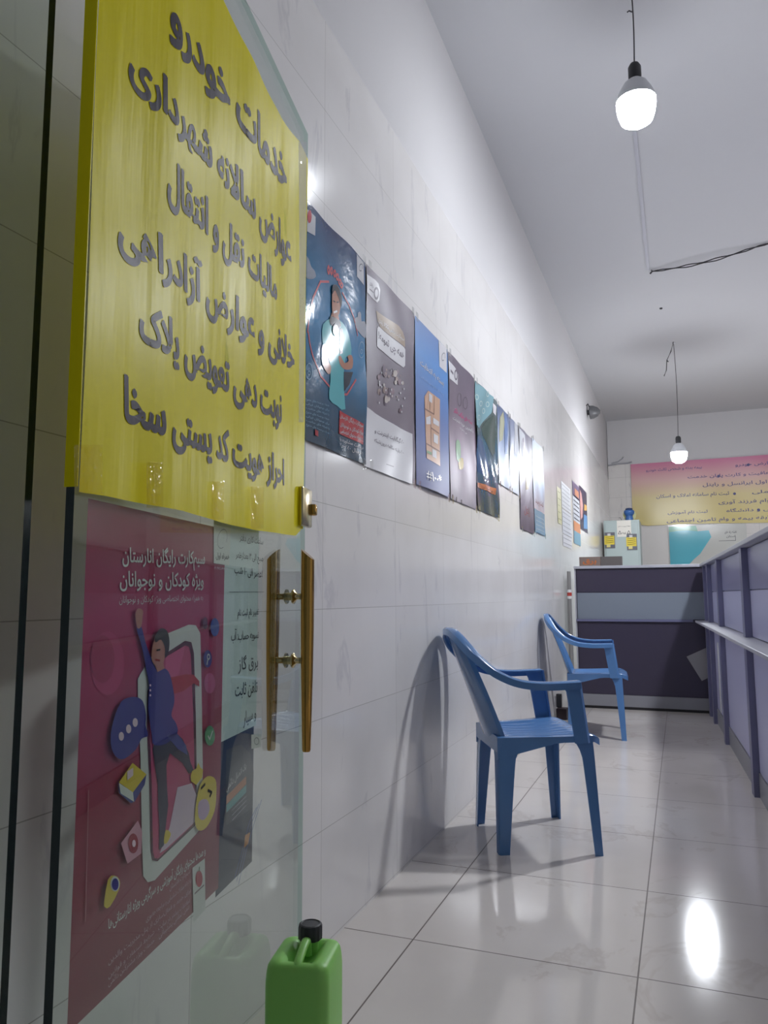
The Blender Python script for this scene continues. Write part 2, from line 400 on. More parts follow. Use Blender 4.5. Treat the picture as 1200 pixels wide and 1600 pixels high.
back_part('ledge', slate, [(x0+.004, x1-.11, -.02, .0115, .736, .756)])
back_part('plinth', plinth_m, [(x0+.012, x1-.02, -.004, .0117, .022, .118)])
back_part('plinth_gap', blackgap, [(x0+.012, x1-.02, -.006, .0117, .0005, .0215)])
back_part('side_edge', paleedge, [(x0-.006, x0+.0055, -.004, .45, 0, 1.19)])
bm = bx(x0-.008, x2, -.02, .5, 1.1905, 1.215, 0, .003); obj('counter_top', bm, [paleedge], bc)

A = math.atan(.042)
rc = thing('shop_counter', 'long shop counter, lilac from painted lens haze, with a ledge along the right of the aisle', 'counter', (.196, 6.95, 0), A)
# local x = into the counter (right), local -y = towards the entrance
def rpart(name, mats, boxes, parent=None, bev=0):
    bm = bmesh.new()
    for b in boxes: box(bm, *b, bev=bev) if bev else box(bm, *b)
    return obj(name, bm, mats, parent or rc)
LEN = -4.9
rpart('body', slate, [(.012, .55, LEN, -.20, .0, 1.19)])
rpart('counter_top', paleedge, [(-.046, .6, LEN, -.20, 1.1905, 1.212)], bev=.003)
rpart('ledge', paleedge, [(-.1, .0115, LEN, -.20, .735, .752)], bev=.003)
posts = [-.25, -.62, -1.45, -2.80, -4.1]
for a, b in zip(posts, posts[1:] + [LEN]):
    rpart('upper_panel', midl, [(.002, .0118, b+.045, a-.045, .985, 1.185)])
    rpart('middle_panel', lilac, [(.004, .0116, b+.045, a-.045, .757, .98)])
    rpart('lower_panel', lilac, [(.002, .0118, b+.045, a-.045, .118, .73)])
    rpart('plinth', plinth_m, [(-.004, .0117, b+.045, a-.045, .0, .114)])
for y in posts:
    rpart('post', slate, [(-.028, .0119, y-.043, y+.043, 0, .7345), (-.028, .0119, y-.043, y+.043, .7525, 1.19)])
paper_m = pmat('white_paper', (226, 226, 224), .6); greypaper = pmat('grey_paper', (150, 148, 152), .55)
# a loose sheet stuck to the front of the back counter
sh = Sheet((-.01, 6.812, .2), (1, 0, 0), (0, -1, 0), .25, .35)
sh.poly([(1072.6, 1026), (1096.6, 1064), (1107, 1059), (1104, 1012)], greypaper, 0)
tag(sh.build('paper_sheet'), 'grey sheet of paper stuck aslant on the far counter front near its corner', 'paper')
P0 = rc.matrix_basis
bm = bmesh.new(); box(bm, -.0035, .0015, -.99, -.93, .13, .62, 0)  # thin white strip on the counter front
hp = obj('white_strip', bm, paper_m); hp.location = (.196, 6.95, 0); hp.rotation_euler = (0, 0, A)
tag(hp, 'narrow white strip on the right counter below its ledge', 'paper')

# ------------------------------------------------------------------ plastic chairs
blue = bumped(pmat('blue_plastic', (88, 130, 182), .19, spec=.5), 60, .04, .001)
def l_leg(top, foot, sx, sy, wt, wb, fl=0., th=.006):
    """angle-section leg: outer corner towards (sx, sy)"""
    bm = bmesh.new(); rings = []
    for k in range(13):
        t = (k/12)**1.6; c = V3(top).lerp(V3(foot), t); w = wt+(wb-wt)*(t**.8)+fl*max(0, 1-t/.2)**2; r = w*.18
        pts = [(0, -w), (0, -r), (-r*.3, -r*.3), (-r, 0), (-w, 0), (-w, -th), (-r-th*.4, -th), (-th, -r-th*.4), (-th, -w)]
        ring = [(c.x + sx*(p[0]), c.y + sy*(p[1]), c.z) for p in pts]
        rings.append(ring if sx*sy > 0 else ring[::-1])
    loft(bm, rings); bmesh.ops.recalc_face_normals(bm, faces=bm.faces); return bm
def make_chair(label):
    t = thing('plastic_armchair', label, 'chair', group=None)
    # seat: dished, ribbed shell with a rolled front lip and deep side skirts
    bm = bmesh.new(); NX, NY = 26, 65
    def hw(x): return .178 + .052*min(1, max(0, (x+.19)/.30)) - (.045*max(0, (x-.13)/.08)**2)
    top, bot = [], []
    for i in range(NX+1):
        x = -.19 + .40*i/NX; rt_, rb_ = [], []
        for j in range(NY+1):
            v = -1+2*j/NY; y = hw(x)*v
            z = .425 + .012*(x+.19)/.4 - .016*(1-v*v)*math.sin(math.pi*min(1, max(0, (x+.19)/.40)))
            if x > .15: z -= 6.5*(x-.15)**2
            if abs(v) < .82 and -.15 < x < .15: z += .0046*math.sin(j*math.pi/4)*min(1, (x+.15)/.03, (.15-x)/.03)
            if abs(v) > .93: z -= (abs(v)-.93)*.06
            rt_.append(bm.verts.new((x, y, z))); rb_.append(bm.verts.new((x, y*.985, z-.006)))
        top.append(rt_); bot.append(rb_)
    for i in range(NX):
        for j in range(NY):
            bm.faces.new((top[i][j], top[i+1][j], top[i+1][j+1], top[i][j+1])); bm.faces.new((bot[i][j], bot[i][j+1], bot[i+1][j+1], bot[i+1][j]))
    for i in range(NX):
        for j, fl in ((0, 0), (NY, 1)):
            q = (top[i][j], bot[i][j], bot[i+1][j], top[i+1][j]); bm.faces.new(q if not fl else q[::-1])
    for j in range(NY):
        bm.faces.new((top[0][j], top[0][j+1], bot[0][j+1], bot[0][j])); bm.faces.new((top[NX][j+1], top[NX][j], bot[NX][j], bot[NX][j+1]))
    for s in (-1, 1):                                         # side skirts, deep at the rear
        rings = []
        for i in range(0, NX+1, 2):
            x = -.19 + .40*i/NX; u = (x+.19)/.40; y = hw(x)*s
            zt = .420+.012*u-(6.5*(x-.15)**2 if x > .15 else 0); d = .078 - .068*min(1, u*1.45) if u < .69 else .012
            d = max(d, .022)
            rings.append([(x, y, zt), (x, y-.006*s, zt), (x, y-.006*s, zt-d), (x, y, zt-d)])
        loft(bm, rings)
    loft(bm, [[(-.19, y, .42), (-.184, y, .42), (-.184, y, .365), (-.19, y, .365)] for y in (-.176, 0, .176)])
    bmesh.ops.recalc_face_normals(bm, faces=bm.faces)
    obj('seat', bm, blue, t, smooth=50)
    # backrest: leaning curved slab
    bm = bmesh.new(); NU, NV = 16, 14; F, B = [], []
    for i in range(NV+1):
        v = i/NV; z = .40+.405*v; xm = -.186 - .128*v - .019*v*v; w = .165 - .010*v - .06*v**3
        rf, rb = [], []
        for j in range(NU+1):
            q = -1+2*j/NU; x = xm + .030*q*q*(1-.5*v); edge = .006 if abs(q) > .8 else 0
            rf.append(bm.verts.new((x+.006+edge*.4, q*w, z))); rb.append(bm.verts.new((x-.006-edge*.5, q*w, z)))
        F.append(rf); B.append(rb)
    for i in range(NV):
        for j in range(NU):
            bm.faces.new((F[i][j], F[i][j+1], F[i+1][j+1], F[i+1][j])); bm.faces.new((B[i][j], B[i+1][j], B[i+1][j+1], B[i][j+1]))
        bm.faces.new((F[i][0], F[i+1][0], B[i+1][0], B[i][0])); bm.faces.new((F[i][NU], B[i][NU], B[i+1][NU], F[i+1][NU]))
    for j in range(NU):
        bm.faces.new((F[0][j], B[0][j], B[0][j+1], F[0][j+1])); bm.faces.new((F[NV][j], F[NV][j+1], B[NV][j+1], B[NV][j]))
    bmesh.ops.recalc_face_normals(bm, faces=bm.faces); obj('backrest', bm, blue, t, smooth=40)
    # armrests: half of the top rim each, sweeping down and forward, then the front post
    for s in (-1, 1):
        path = crom([(-.19+(q[0]+.19)*.85 if q[0] < -.19 else q[0], q[1], q[2]) for q in [(-.361, 0, .826), (-.356, .070*s, .820), (-.338, .130*s, .797), (-.300, .180*s, .754), (-.250, .208*s, .710), (-.190, .224*s, .670),
                     (-.118, .234*s, .640), (-.03, .238*s, .629), (.06, .238*s, .630), (.116, .236*s, .632)]], 5)
        bm = bmesh.new(); rings = []
        for i, p in enumerate(path):
            a = path[max(0, i-1)]; b = path[min(len(path)-1, i+1)]; tn = (b-a).normalized()
            out = tn.cross(V3((0, 0, 1))).normalized() if abs(tn.z) < .999 else V3((0, 1, 0))
            out = out * (1 if out.y*s > 0 or (abs(out.y) < .2 and out.x < 0) else -1)
            if i == 0: out = V3((-1, 0, 0))
            upv = out.cross(tn); upv = upv if upv.z > 0 else -upv
            k = min(1, i/28); w = .016+.008*k; h = .024
            prof = [(-w, .002), (-w*.7, .006), (w*.6, .006), (w, .001), (w, -h), (w-.007, -h), (w-.008, -.006), (-w, -.005)]
            ring = [p + out*x + upv*z for x, z in prof]
            rings.append(ring)
        loft(bm, rings)
        # front post blade
        rings = []
        for k in range(7):
            f = k/6; z = .634 + (.405-.634)*f; xf = .126+.030*f; xr = .058 + .036*f; y = (.236-.006*f)*s
            if k == 0: xr -= .012
            yo = y+.011*s; rr = .012
            ring = [(xr, yo, z), (xf-rr, yo, z), (xf, yo-rr*s, z), (xf, yo-.034*s, z), (xf-.007, yo-.034*s, z), (xf-.007, yo-rr*s, z), (xf-rr-.004, yo-.007*s, z), (xr, yo-.007*s, z)]
            rings.append(ring)
        loft(bm, rings); bmesh.ops.recalc_face_normals(bm, faces=bm.faces)
        obj('armrest', bm, blue, t, smooth=42)
    for s in (-1, 1):
        obj('leg', l_leg((-.186, .182*s, .415), (-.196, .200*s, 0), -1, s, .074, .040, .045), blue, t, smooth=40)
        obj('leg', l_leg((.172, .226*s, .425), (.186, .252*s, 0), 1, s, .056, .032, .03), blue, t, smooth=40)
    return t
chair = make_chair('nearer blue plastic armchair, standing on the floor tiles by the left wall')
chair.location = (-.586, 3.150, 0); chair.rotation_euler = (0, 0, math.radians(27.5))
def dup(root, label, loc, rz):
    r = root.copy(); COL.objects.link(r); r['label'] = label; r.location = loc; r.rotation_euler = (0, 0, rz)
    for ch in list(root.children):
        c = ch.copy(); COL.objects.link(c); c.parent = r
    return r
dup(chair, 'farther blue plastic armchair, standing beside the dark counter at the end of the wall', (-.578, 5.600, 0), math.radians(5))
for c in [o for o in COL.objects if o.name.startswith('plastic_armchair')]: c['group'] = 'blue plastic chairs along the left wall'

# ------------------------------------------------------------------ jerrycan
green = bumped(pmat('green_plastic', (138, 204, 98), .42, Subsurface_Weight=.15), 18, .12, .003)
cap_m = pmat('black_cap_plastic', (38, 38, 42), .45)
jc = thing('jerrycan', 'green plastic jerrycan with a black screw cap on the floor against the glass door', 'jerrycan', (-.679, 1.330, 0), math.atan2(.19196, .98140))
def rrect(w, d, r, z, n=6):
    pts = []
    for cx, cy, a0 in ((w-r, d-r, 0), (-w+r, d-r, 90), (-w+r, -d+r, 180), (w-r, -d+r, 270)):
        for k in range(n+1):
            a = math.radians(a0+90*k/n); pts.append([cx+r*math.cos(a), cy+r*math.sin(a), z])
    return pts
bm = bmesh.new(); rings = []
for z, k, r in ((0, .94, .02), (.006, .985, .02), (.02, 1, .02), (.10, 1.0, .02), (.20, 1.0, .02), (.268, 1.0, .02), (.286, .985, .022), (.297, .95, .022), (.303, .89, .022)):
    rings.append(rrect(.0595*k, .066*k, r*k, z))
for k in (.8, .68, .55, .4, .25, .1):
    ring = rrect(.0595*.89*k, .066*.89*k, .022*.89*k, .303)
    for p in ring:
        u, v = p[0]/.05, p[1]/.06
        p[2] = .303 + .006*math.exp(-((abs(u)-.66)/.26)**2) - .026*math.exp(-(u/.42)**2)*min(1, max(0, (1.0-abs(v)))/.35) + .012*max(0, -v-.2)*math.exp(-(u/.4)**2)
    rings.append(ring)
loft(bm, rings); obj('body', bm, green, jc, smooth=60)
bm = bmesh.new()
path = crom([(0, -.058, .285), (0, -.051, .299), (0, -.030, .309), (0, -.004, .317), (0, .012, .316), (0, .017, .29)], 5)
rings = []
for i, p in enumerate(path):
    tn = (path[min(i+1, len(path)-1)]-path[max(i-1, 0)]).normalized(); nn = V3((1, 0, 0)).cross(tn)
    rings.append([p + V3((1, 0, 0))*.0085*math.cos(a*math.pi/5)*1.0 + nn*.0065*math.sin(a*math.pi/5) for a in range(10)])
loft(bm, rings); bmesh.ops.recalc_face_normals(bm, faces=bm.faces); obj('carry_handle', bm, green, jc, smooth=50)
bm = bmesh.new(); lathe(bm, [(.0165, .27), (.0165, .314)], (0, .036, 0)); obj('neck', bm, green, jc, smooth=40)
bm = bmesh.new(); n = 56; rings = []
for r, z, am in ((.0205, .311, 1), (.0225, .313, 1), (.0225, .334, 1), (.021, .338, .5), (.018, .3395, 0), (.0165, .338, 0), (.002, .338, 0)):
    rings.append([((r+am*.0007*math.cos(k*math.pi/2*1.0))*math.cos(k*2*math.pi/n), .036+(r+am*.0007*math.cos(k*math.pi/2))*math.sin(k*2*math.pi/n), z) for k in range(n)])
loft(bm, rings); obj('screw_cap', bm, cap_m, jc, smooth=35)

# ------------------------------------------------------------------ hanging bulbs
def dome_mat(power):
    m, nt, b, o = new_mat('led_dome'); b.inputs['Base Color'].default_value = (.9, .9, .9, 1)
    b.inputs['Emission Color'].default_value = (*BULB_COLOR, 1); b.inputs['Emission Strength'].default_value = power
    return m
white_pl = pmat('white_lamp_plastic', (214, 216, 220), .4); black_pl = pmat('black_socket', (40, 40, 44), .45)
wire_m = pmat('dark_wire', (58, 56, 60), .6); wire_pale = pmat('pale_cable', (168, 168, 174), .55)
def bulb(loc, label, length, sway, power, shade=False):
    t = thing('hanging_bulb', label, 'light bulb', loc, group='bulbs hanging from the ceiling')
    K = 1.25
    bm = bmesh.new(); lathe(bm, [(.0662, -.002), (.0660, -.02), (.062, -.046), (.053, -.072), (.03, -.088), (0, -.093)], n=28)
    bmesh.ops.recalc_face_normals(bm, faces=bm.faces); obj('diffuser', bm, dome_mat(power), t, smooth=60).scale = (K, K, K)
    bm = bmesh.new(); lathe(bm, [(0, -.0015), (.0665, -.0015), (.066, .006), (.055, .035), (.04, .062), (.022, .078), (.0, .08)], n=28)
    bmesh.ops.recalc_face_normals(bm, faces=bm.faces); obj('housing', bm, white_pl, t, smooth=50).scale = (K, K, K)
    bm = bmesh.new(); lathe(bm, [(.0, .0805), (.02, .0805), (.022, .09), (.022, .125), (.015, .138), (.0, .14)], n=20)
    bmesh.ops.recalc_face_normals(bm, faces=bm.faces); obj('socket', bm, black_pl, t, smooth=40).scale = (K, K, K)
    bm = bmesh.new(); tube(bm, [(sway*math.sin(k/10*math.pi), 0, .174+(length-.174)*k/10) for k in range(11)], .0032, 6); w_ = obj('wire', bm, wire_m, t, smooth=60)
    bm = bmesh.new(); lathe(bm, [(0, length-.012), (.018, length-.012), (.02, length), (0, length)], n=16)
    bmesh.ops.recalc_face_normals(bm, faces=bm.faces); obj('ceiling_cap', bm, white_pl, t)
    if shade:
        bm = bmesh.new(); lathe(bm, [(.03, .15), (.06, .135), (.17, -.06), (.166, -.06), (.057, .130), (.03, .144)], n=32)  # made-up shade, keeps the added lamp's light off the ceiling
        bmesh.ops.recalc_face_normals(bm, faces=bm.faces); obj('added_lamp_shade', bm, white_pl, t, smooth=50)
    for zz in (.42, .50):
        bm = bmesh.new(); tube(bm, [(0, 0, zz), (-.012, .004, zz+.012), (-.02, .002, zz+.006)], .003, 6); obj('wire_knot', bm, wire_m, t) if length < 1 else bm.free()
    return t
bulb((-.085, 3.25, 3.09), 'bare lit bulb hanging nearest the entrance, high at the right of the picture', CEIL-3.09, .004, NEAR_BULB)
bulb((1.9, 4.9, 2.75), 'added unseen fill bulb over the staff side of the long counter, nearer the entrance', CEIL-2.75, .006, STAFF_FILL)  # made-up lamp out of view, evens out the room's brightness
bulb((1.9, 8.3, 2.75), 'added unseen fill bulb over the staff side of the long counter, farther in', CEIL-2.75, .006, STAFF_FILL)  # second added lamp on the staff side, also unseen
bulb((.88, 4.75, 3.05), 'added unseen fill bulb under a white shade over the edge of the long counter', CEIL-3.05, .006, SIDE_FILL, True)  # made-up lamp out of view, fills the aisle and lower wall
b2 = bulb((.052, 8.45, 2.455), 'small lit bulb hanging far back in front of the pink and yellow banner', CEIL-2.455, .01, FAR_BULB)
bm = bmesh.new(); tube(bm, [(-.002, -.034, CEIL-.001), (-.03, -.03, CEIL-.10), (-.075, -.02, CEIL-.19), (-.085, -.02, CEIL-.30), (-.11, -.02, CEIL-.36)], .005, 6)
tube(bm, [(-.075, -.02, CEIL-.19), (-.06, -.018, CEIL-.21)], .005, 6)
dw = obj('loose_wire', bm, wire_m); dw.location = (.052, 8.45, 0); tag(dw, 'short loose wire end dangling from the ceiling above the far bulb', 'wire')
# ceiling cable along the ceiling and the twisted pair running off to the right
bm = bmesh.new(); box(bm, -.140, -.118, 4.3, 6.40, CEIL-.008, CEIL-.0005)
tag(obj('ceiling_cable_duct', bm, pmat('painted_duct', (188, 188, 196), .6)), 'thin painted cable duct running along the ceiling behind the near bulb', 'cable duct')
tw = thing('twisted_wire', 'dark twisted wire running slackly across the ceiling to the right', 'wire', (-.104, 6.43, CEIL))
for ph in (0, 1):
    pts = []
    for k in range(41):
        f = k/40; x = 1.75*f; y = -.40*f; z = -.012 - .035*math.sin(math.pi*min(1, f*2.2))*(1 if ph else .6) + .004*math.sin(k*1.3+ph*math.pi)
        pts.append((x, y+.006*math.cos(k*1.3+ph*math.pi), z))
    bm = bmesh.new(); tube(bm, pts, .0045, 6); obj('strand', bm, wire_m, tw, smooth=60)
bm = bmesh.new(); tube(bm, [(-.012, 0, -.03), (.004, .0, -.012), (.0, 0, 0)], .007, 6); obj('hook', bm, wire_m, tw)
bm = bmesh.new(); lathe(bm, [(0, -.01), (.012, -.01), (.014, 0), (0, 0)], n=10); o = obj('ceiling_nail', bm, wire_m); o.location = (-.05, 7.35, CEIL)
tag(o, 'tiny dark nail in the ceiling beyond the twisted wire', 'nail')
# conical wall lamp holder far along the left wall
wl = thing('wall_siren', 'small grey cone-shaped fitting on the left wall high up near the far end', 'wall fitting', (WX, 9.29, 3.17))
bm = bmesh.new(); rr = []
for a, r in ((.02, .05), (.03, .085), (.07, .08), (.12, .055), (.15, .02)):
    rr.append([(a, r*math.cos(k*math.pi/8), r*math.sin(k*math.pi/8)) for k in range(16)])
loft(bm, rr); obj('shade', bm, pmat('grey_enamel', (96, 96, 98), .35), wl, smooth=45)
bm = bmesh.new(); tube(bm, [(.0, 0, 0), (.025, 0, 0)], .03, 10); tube(bm, [(.03, -.06, .05), (.02, -.11, .08), (.002, -.12, .06)], .006, 6); obj('bracket', bm, wire_m, wl)

# ------------------------------------------------------------------ things on and behind the back counter
def arabic_face(origin, U, N, w, h, name, parent, draw, basem):
    s = Sheet(origin, U, N, w, h); s.base(basem, n=(1, 1)); draw(s); return s.build(name, parent)
bb = thing('name_block', 'low brown desk sign with lettering on the far counter beside the locker', 'sign', (-.65, 6.99, 1.215))
bm = bmesh.new(); box(bm, -.185, .0, -.0, .05, 0, .088, 0, .002); obj('lettered_half', bm, pmat('brown_board', (128, 112, 104), .5), bb)
bm = bmesh.new(); box(bm, .0005, .185, .004, .05, 0, .088, 0, .002); obj('plain_half', bm, pmat('grey_brown_board', (98, 92, 90), .5), bb)
s = Sheet((-.65-.185, 6.989, 1.215), (1, 0, 0), (0, -1, 0), .185, .088); s.text('برق', .150, .030, .042, ink((196, 112, 58)), 1, .03, .12); s.build('lettering', bb)

locker = thing('steel_locker', 'tall pale green steel locker standing against the left wall behind the counter', 'locker', (-.69, 10.55, 0))
lm = pmat('pale_green_steel', (176, 190, 188), .35)
bm = bmesh.new(); box(bm, -.235, .225, 0, .5, .02, 1.96, 0, .004); obj('body', bm, lm, locker)
bm = bmesh.new(); box(bm, -.215, .205, -.014, -.0005, .06, 1.93, 0, .004); ld = obj('door', bm, lm, locker)
bm = bmesh.new(); box(bm, .15, .17, -.03, -.0145, .95, 1.1, 0, .003); obj('handle', bm, brass_pale, ld)
for q in (-.2, .19):
    pass
lp = lambda name, x0, x1, z0, z1: Sheet((x0, 10.533, z0), (1, 0, 0), (0, -1, 0), x1-x0, z1-z0, step=.001)
s = lp('', -.752, -.570, 1.735, 1.955); s.base(ink((228, 224, 214), .6), n=(1, 1)); kk = ink((70, 70, 74), .6)
s.text('لطفا از ورود به داخل', .17, .135, .016, kk, 1, 0, .155); s.text('توجه', .115, .04, .03, kk, 1, .01, .05)
for cx in (.035, .15): s.stroke([(cx-.02, .04), (cx+.02, .04), (cx, .08), (cx-.02, .04)], .006, kk, 1, local=True)
tag(s.build('notice_sheet'), 'white paper notice with two warning triangles on the locker door', 'notice')
for x0_, z0_, lab, pos in ((-.912, 1.585, 'yellow and grey notice on the locker door, left of the white one', 0), (-.632, 1.555, 'yellow and grey notice on the locker door, lower right of the white one', 1)):
    s = Sheet((x0_, 10.5310, z0_), (1, 0, 0), (0, -1, 0), .13, .215, step=.001); s.base(ink((104, 104, 112)), n=(1, 1))
    yl = ink((222, 200, 66)); s.rect(-.006, .05, .122, .17, yl, 1); s.rect(.02, .015, .07, .055, ink((214, 202, 130)), 2); s.rect(.035, .17, .075, .2, ink((206, 206, 206)), 1)
    for q in range(4): s.stroke([(.01, .075+.025*q), (.11, .083+.025*q)], .006, ink((110, 96, 40)), 2, local=True)
    tag(s.build('yellow_notice'), lab, 'notice')
orn = thing('blue_ornament', 'small blue ornament on a pale yellow stand on top of the locker', 'ornament', (-.60, 10.75, 1.9605))
bm = bmesh.new(); lathe(bm, [(.0, .0), (.05, .0), (.052, .03), (.045, .075), (.064, .10), (.07, .13), (.06, .15), (.0, .155)], n=20); bmesh.ops.recalc_face_normals(bm, faces=bm.faces); obj('body', bm, pmat('ornament_blue', (58, 104, 168), .4), orn, smooth=40)
bm = bmesh.new(); lathe(bm, [(0, .155), (.045, .155), (.048, .172), (.03, .18), (0, .18)], n=16); bmesh.ops.recalc_face_normals(bm, faces=bm.faces); obj('lid', bm, pmat('ornament_navy', (40, 62, 108), .4), orn, smooth=40)
bm = bmesh.new(); rr = [[(.085*math.cos(k*math.pi/12), y, .09+.085*math.sin(k*math.pi/12)) for k in range(24)] for y in (.055, .065)]; loft(bm, rr); bmesh.ops.recalc_face_normals(bm, faces=bm.faces); obj('backing_disc', bm, pmat('pale_yellow_card', (220, 220, 160), .6), orn)
bm = bmesh.new(); tube(bm, [(-.13, 0, .003), (-.10, 0, .012), (-.06, 0, .004)], .003, 5); tube(bm, [(-.14, 0, .05), (-.12, 0, .055), (-.105, 0, .03), (-.10, 0, .012)], .003, 5); obj('cord', bm, wire_m, orn)

cab = thing('white_cabinet', 'plain pale cabinet standing below the left end of the banner', 'cabinet', (-.33, 11.6, 0))
bm = bmesh.new(); box(bm, -.205, .205, 0, .38, 0, 1.96, 0, .004); obj('body', bm, pmat('pale_board', (208, 204, 200), .45), cab)
bm = bmesh.new(); box(bm, -.195, .195, -.014, -.0005, .05, 1.93, 0, .003); cdoor = obj('door', bm, pmat('pale_board', (208, 204, 200), .45), cab)
bm = bmesh.new(); box(bm, .15, .165, -.03, -.0145, .95, 1.08, 0, .003); obj('handle', bm, brass_pale, cdoor)

# laminated map
s = Sheet((-.12, YB-.004, 1.10), (1, 0, 0), (0, -1, 0), 1.05, .88, bulge=lambda x, y: .002+.0015*math.sin(x*5)+.001*math.sin(y*9+x*4), step=.001)
mapw = bumped(pmat('map_paper', (206, 206, 200), .16), 9, .12, .006); sea = bumped(pmat('map_sea', (96, 188, 206), .16), 9, .12, .006); land = bumped(pmat('map_land', (120, 186, 160), .16), 9, .12, .006)
s.base(mapw, n=(16, 12))
s.add([(.004, .12), (.12, .16), (.22, .26), (.33, .38), (.42, .46), (.50, .58), (.58, .70), (.55, .80), (.40, .79), (.25, .81), (.1, .80), (.004, .79)], sea, 3)
s.add([(.004, .79), (.1, .80), (.25, .81), (.40, .79), (.38, .872), (.004, .872)], land, 4)
dk = ink((90, 90, 96), .2); s.text('نقشه راه های', .92, .75, .035, dk, 3, .01, .16); s.text('استان', .90, .69, .03, dk, 3, .01, .12)
s.stroke([(.68, .64), (.9, .64), (.9, .70)], .006, dk, 3, local=True)
tag(s.build('wall_map'), 'glossy turquoise laminated map on the back wall under the banner', 'map')

# banner
bn = gradient('hazed_banner_print', [(0, (218, 200, 122)), (.45, (222, 204, 146)), (.72, (222, 180, 176)), (1, (208, 126, 158))], .3, 1, .10)  # print colours paled with painted flare haze
s = Sheet((-.62, YB-.02, 1.99), (1, 0, 0), (0, -1, 0), 3.1, .955, bulge=lambda x, y: .010*math.sin(x*3.1)*math.sin(y*3) + .006*math.sin(7*x+2*y), step=.002)
s.base(bn, top=lambda x: .955+.008*x, bot=lambda x: (.06*max(0, 1-x/.18)) + .012*math.sin(x*2.2), n=(30, 10))
nv = ink((92, 88, 138), .4)  # lettering lightened by the same painted haze
for xr, y, t_, w_, h_ in ((1.0, .83, 'بیمه بدنه و شخص ثالث خودرو', .78, .05), (2.6, .83, 'دریافت خلافی و عوارض خودرو', 1.15, .055), (2.9, .69, 'انجام کلیه امور مربوط به معافیت و کارت پایان خدمت', 2.1, .055),
                          (2.9, .56, 'خدمات مربوط به همراه اول ایرانسل و رایتل', 1.9, .06), (1.35, .42, 'ثبت نام سامانه املاک و اسکان', 1.0, .06), (2.9, .42, 'اصلاح اسناد کارت ملی', 1.25, .055),
                          (2.9, .29, 'ثبت نام وام ازدواج و وام فرزند آوری', 1.7, .06), (1.05, .17, 'ثبت نام آموزش', .55, .05), (2.9, .165, 'ثبت نام مقاطع تحصیلی و دانشگاه', 1.6, .055),
                          (2.9, .045, 'فیش کسر از حقوق، سابقه بیمه و وام تامین اجتماعی', 2.42, .062)):
    s.text(t_, xr, y, h_*.8, nv, 2, .008, w_)
for x, y in ((1.62, .84), (1.22, .70), (1.42, .43), (1.72, .18)): s.add([(x+.02*math.cos(k), y+.02*math.sin(k)) for k in [i*math.pi/5 for i in range(10)]], nv, 2)
tag(s.build('banner'), 'wide pink and yellow banner with lines of dark lettering on the back wall', 'banner')
# wires along the tile top on the back wall
bm = bmesh.new(); tube(bm, [(-.95, YB-.012, 2.95), (-.8, YB-.014, 2.965), (-.66, YB-.012, 2.97), (-.60, YB-.012, 2.985)], .012, 6); tube(bm, [(-.9, YB-.012, 2.985), (-.80, YB-.02, 3.0), (-.74, YB-.012, 3.04), (-.72, YB-.03, 3.07)], .008, 6)
tag(obj('wall_cable', bm, wire_pale), 'pale cables running along the tile top left of the banner', 'cable')

# pole leaning in the gap left of the counter, dark boxes on the floor
pl = thing('grey_pole', 'slim grey pole with a small red and white label between wall and far counter', 'pole', (-.905, 6.80, 0))
bm = bmesh.new(); tube(bm, [(0, 0, .0), (.0, 0, .6), (.0, .0, 1.17)], [.02, .018, .016], 12); obj('shaft', bm, pmat('grey_pole_paint', (140, 138, 136), .4), pl, smooth=50)
bm = bmesh.new(); tube(bm, [(0, 0, .93), (0, 0, 1.01)], .0195, 12); lb = obj('label_band', bm, paper_m, pl, smooth=50)
bm = bmesh.new(); tube(bm, [(0, 0, .955), (0, 0, .985)], .0202, 12); obj('red_mark', bm, pmat('label_red', (190, 70, 60), .5), lb, smooth=50)
db = thing('adapter_box', 'small dark box with a plug on the floor by the wall behind the nearer chair', 'box', (-.90, 6.14, 0))
bm = bx(-.04, .04, -.05, .05, 0, .085, 0, .006); obj('box', bm, pmat('dark_maroon_plastic', (44, 30, 36), .5), db)
bm = bx(-.045, -.005, .0, .04, .0855, .19, 0, .005); obj('plug', bm, black_pl, db)

# ------------------------------------------------------------------ yellow sign on the glass door
def door_sheet(s_left, z0, w, h, off, **k):
    o = DE + DD*s_left + DN*off; return Sheet((o.x, o.y, z0), -DD, DN, w, h, **k)
ym, nt, b_, o_ = new_mat('yellow_vinyl'); b_.inputs['Base Color'].default_value = (*lin((236, 222, 10)), 1); b_.inputs['Roughness'].default_value = .36; b_.inputs['Specular IOR Level'].default_value = .11
bumped(ym, 1.0, .28, .010, stretch=(20, 20, 2.6), detail=3)
tl = nt.nodes.new('ShaderNodeBsdfTranslucent'); tl.inputs[0].default_value = (*lin((236, 210, 8)), 1)
mx = nt.nodes.new('ShaderNodeMixShader'); mx.inputs[0].default_value = .16
nt.links.new(b_.outputs[0], mx.inputs[1]); nt.links.new(tl.outputs[0], mx.inputs[2]); nt.links.new(mx.outputs[0], o_.inputs[0])
yink = bumped(pmat('sign_ink', (58, 50, 58), .40, spec=.12), 1.0, .28, .010, stretch=(20, 20, 2.6), detail=3)
SW = .865
sg = door_sheet(.883, 0, SW, 1, .0085, bulge=lambda x, y: .0010*math.sin(x*41+.6*math.sin(y*5)) + .0016*math.sin(x*17+y*3) + .001*math.sin(y*11+x*6), step=.0008)
def interp(tab):
    def g(x):
        for (a, b), (c, d) in zip(tab, tab[1:]):
            if x <= c: return b+(d-b)*(max(x, a)-a)/(c-a)
        return tab[-1][1]
    return g
bot = [sg.px(*q) for q in ((113, 767), (167, 775), (230, 788), (283, 798), (340, 815), (397, 828), (455, 836), (463, 837), (473, 826))]
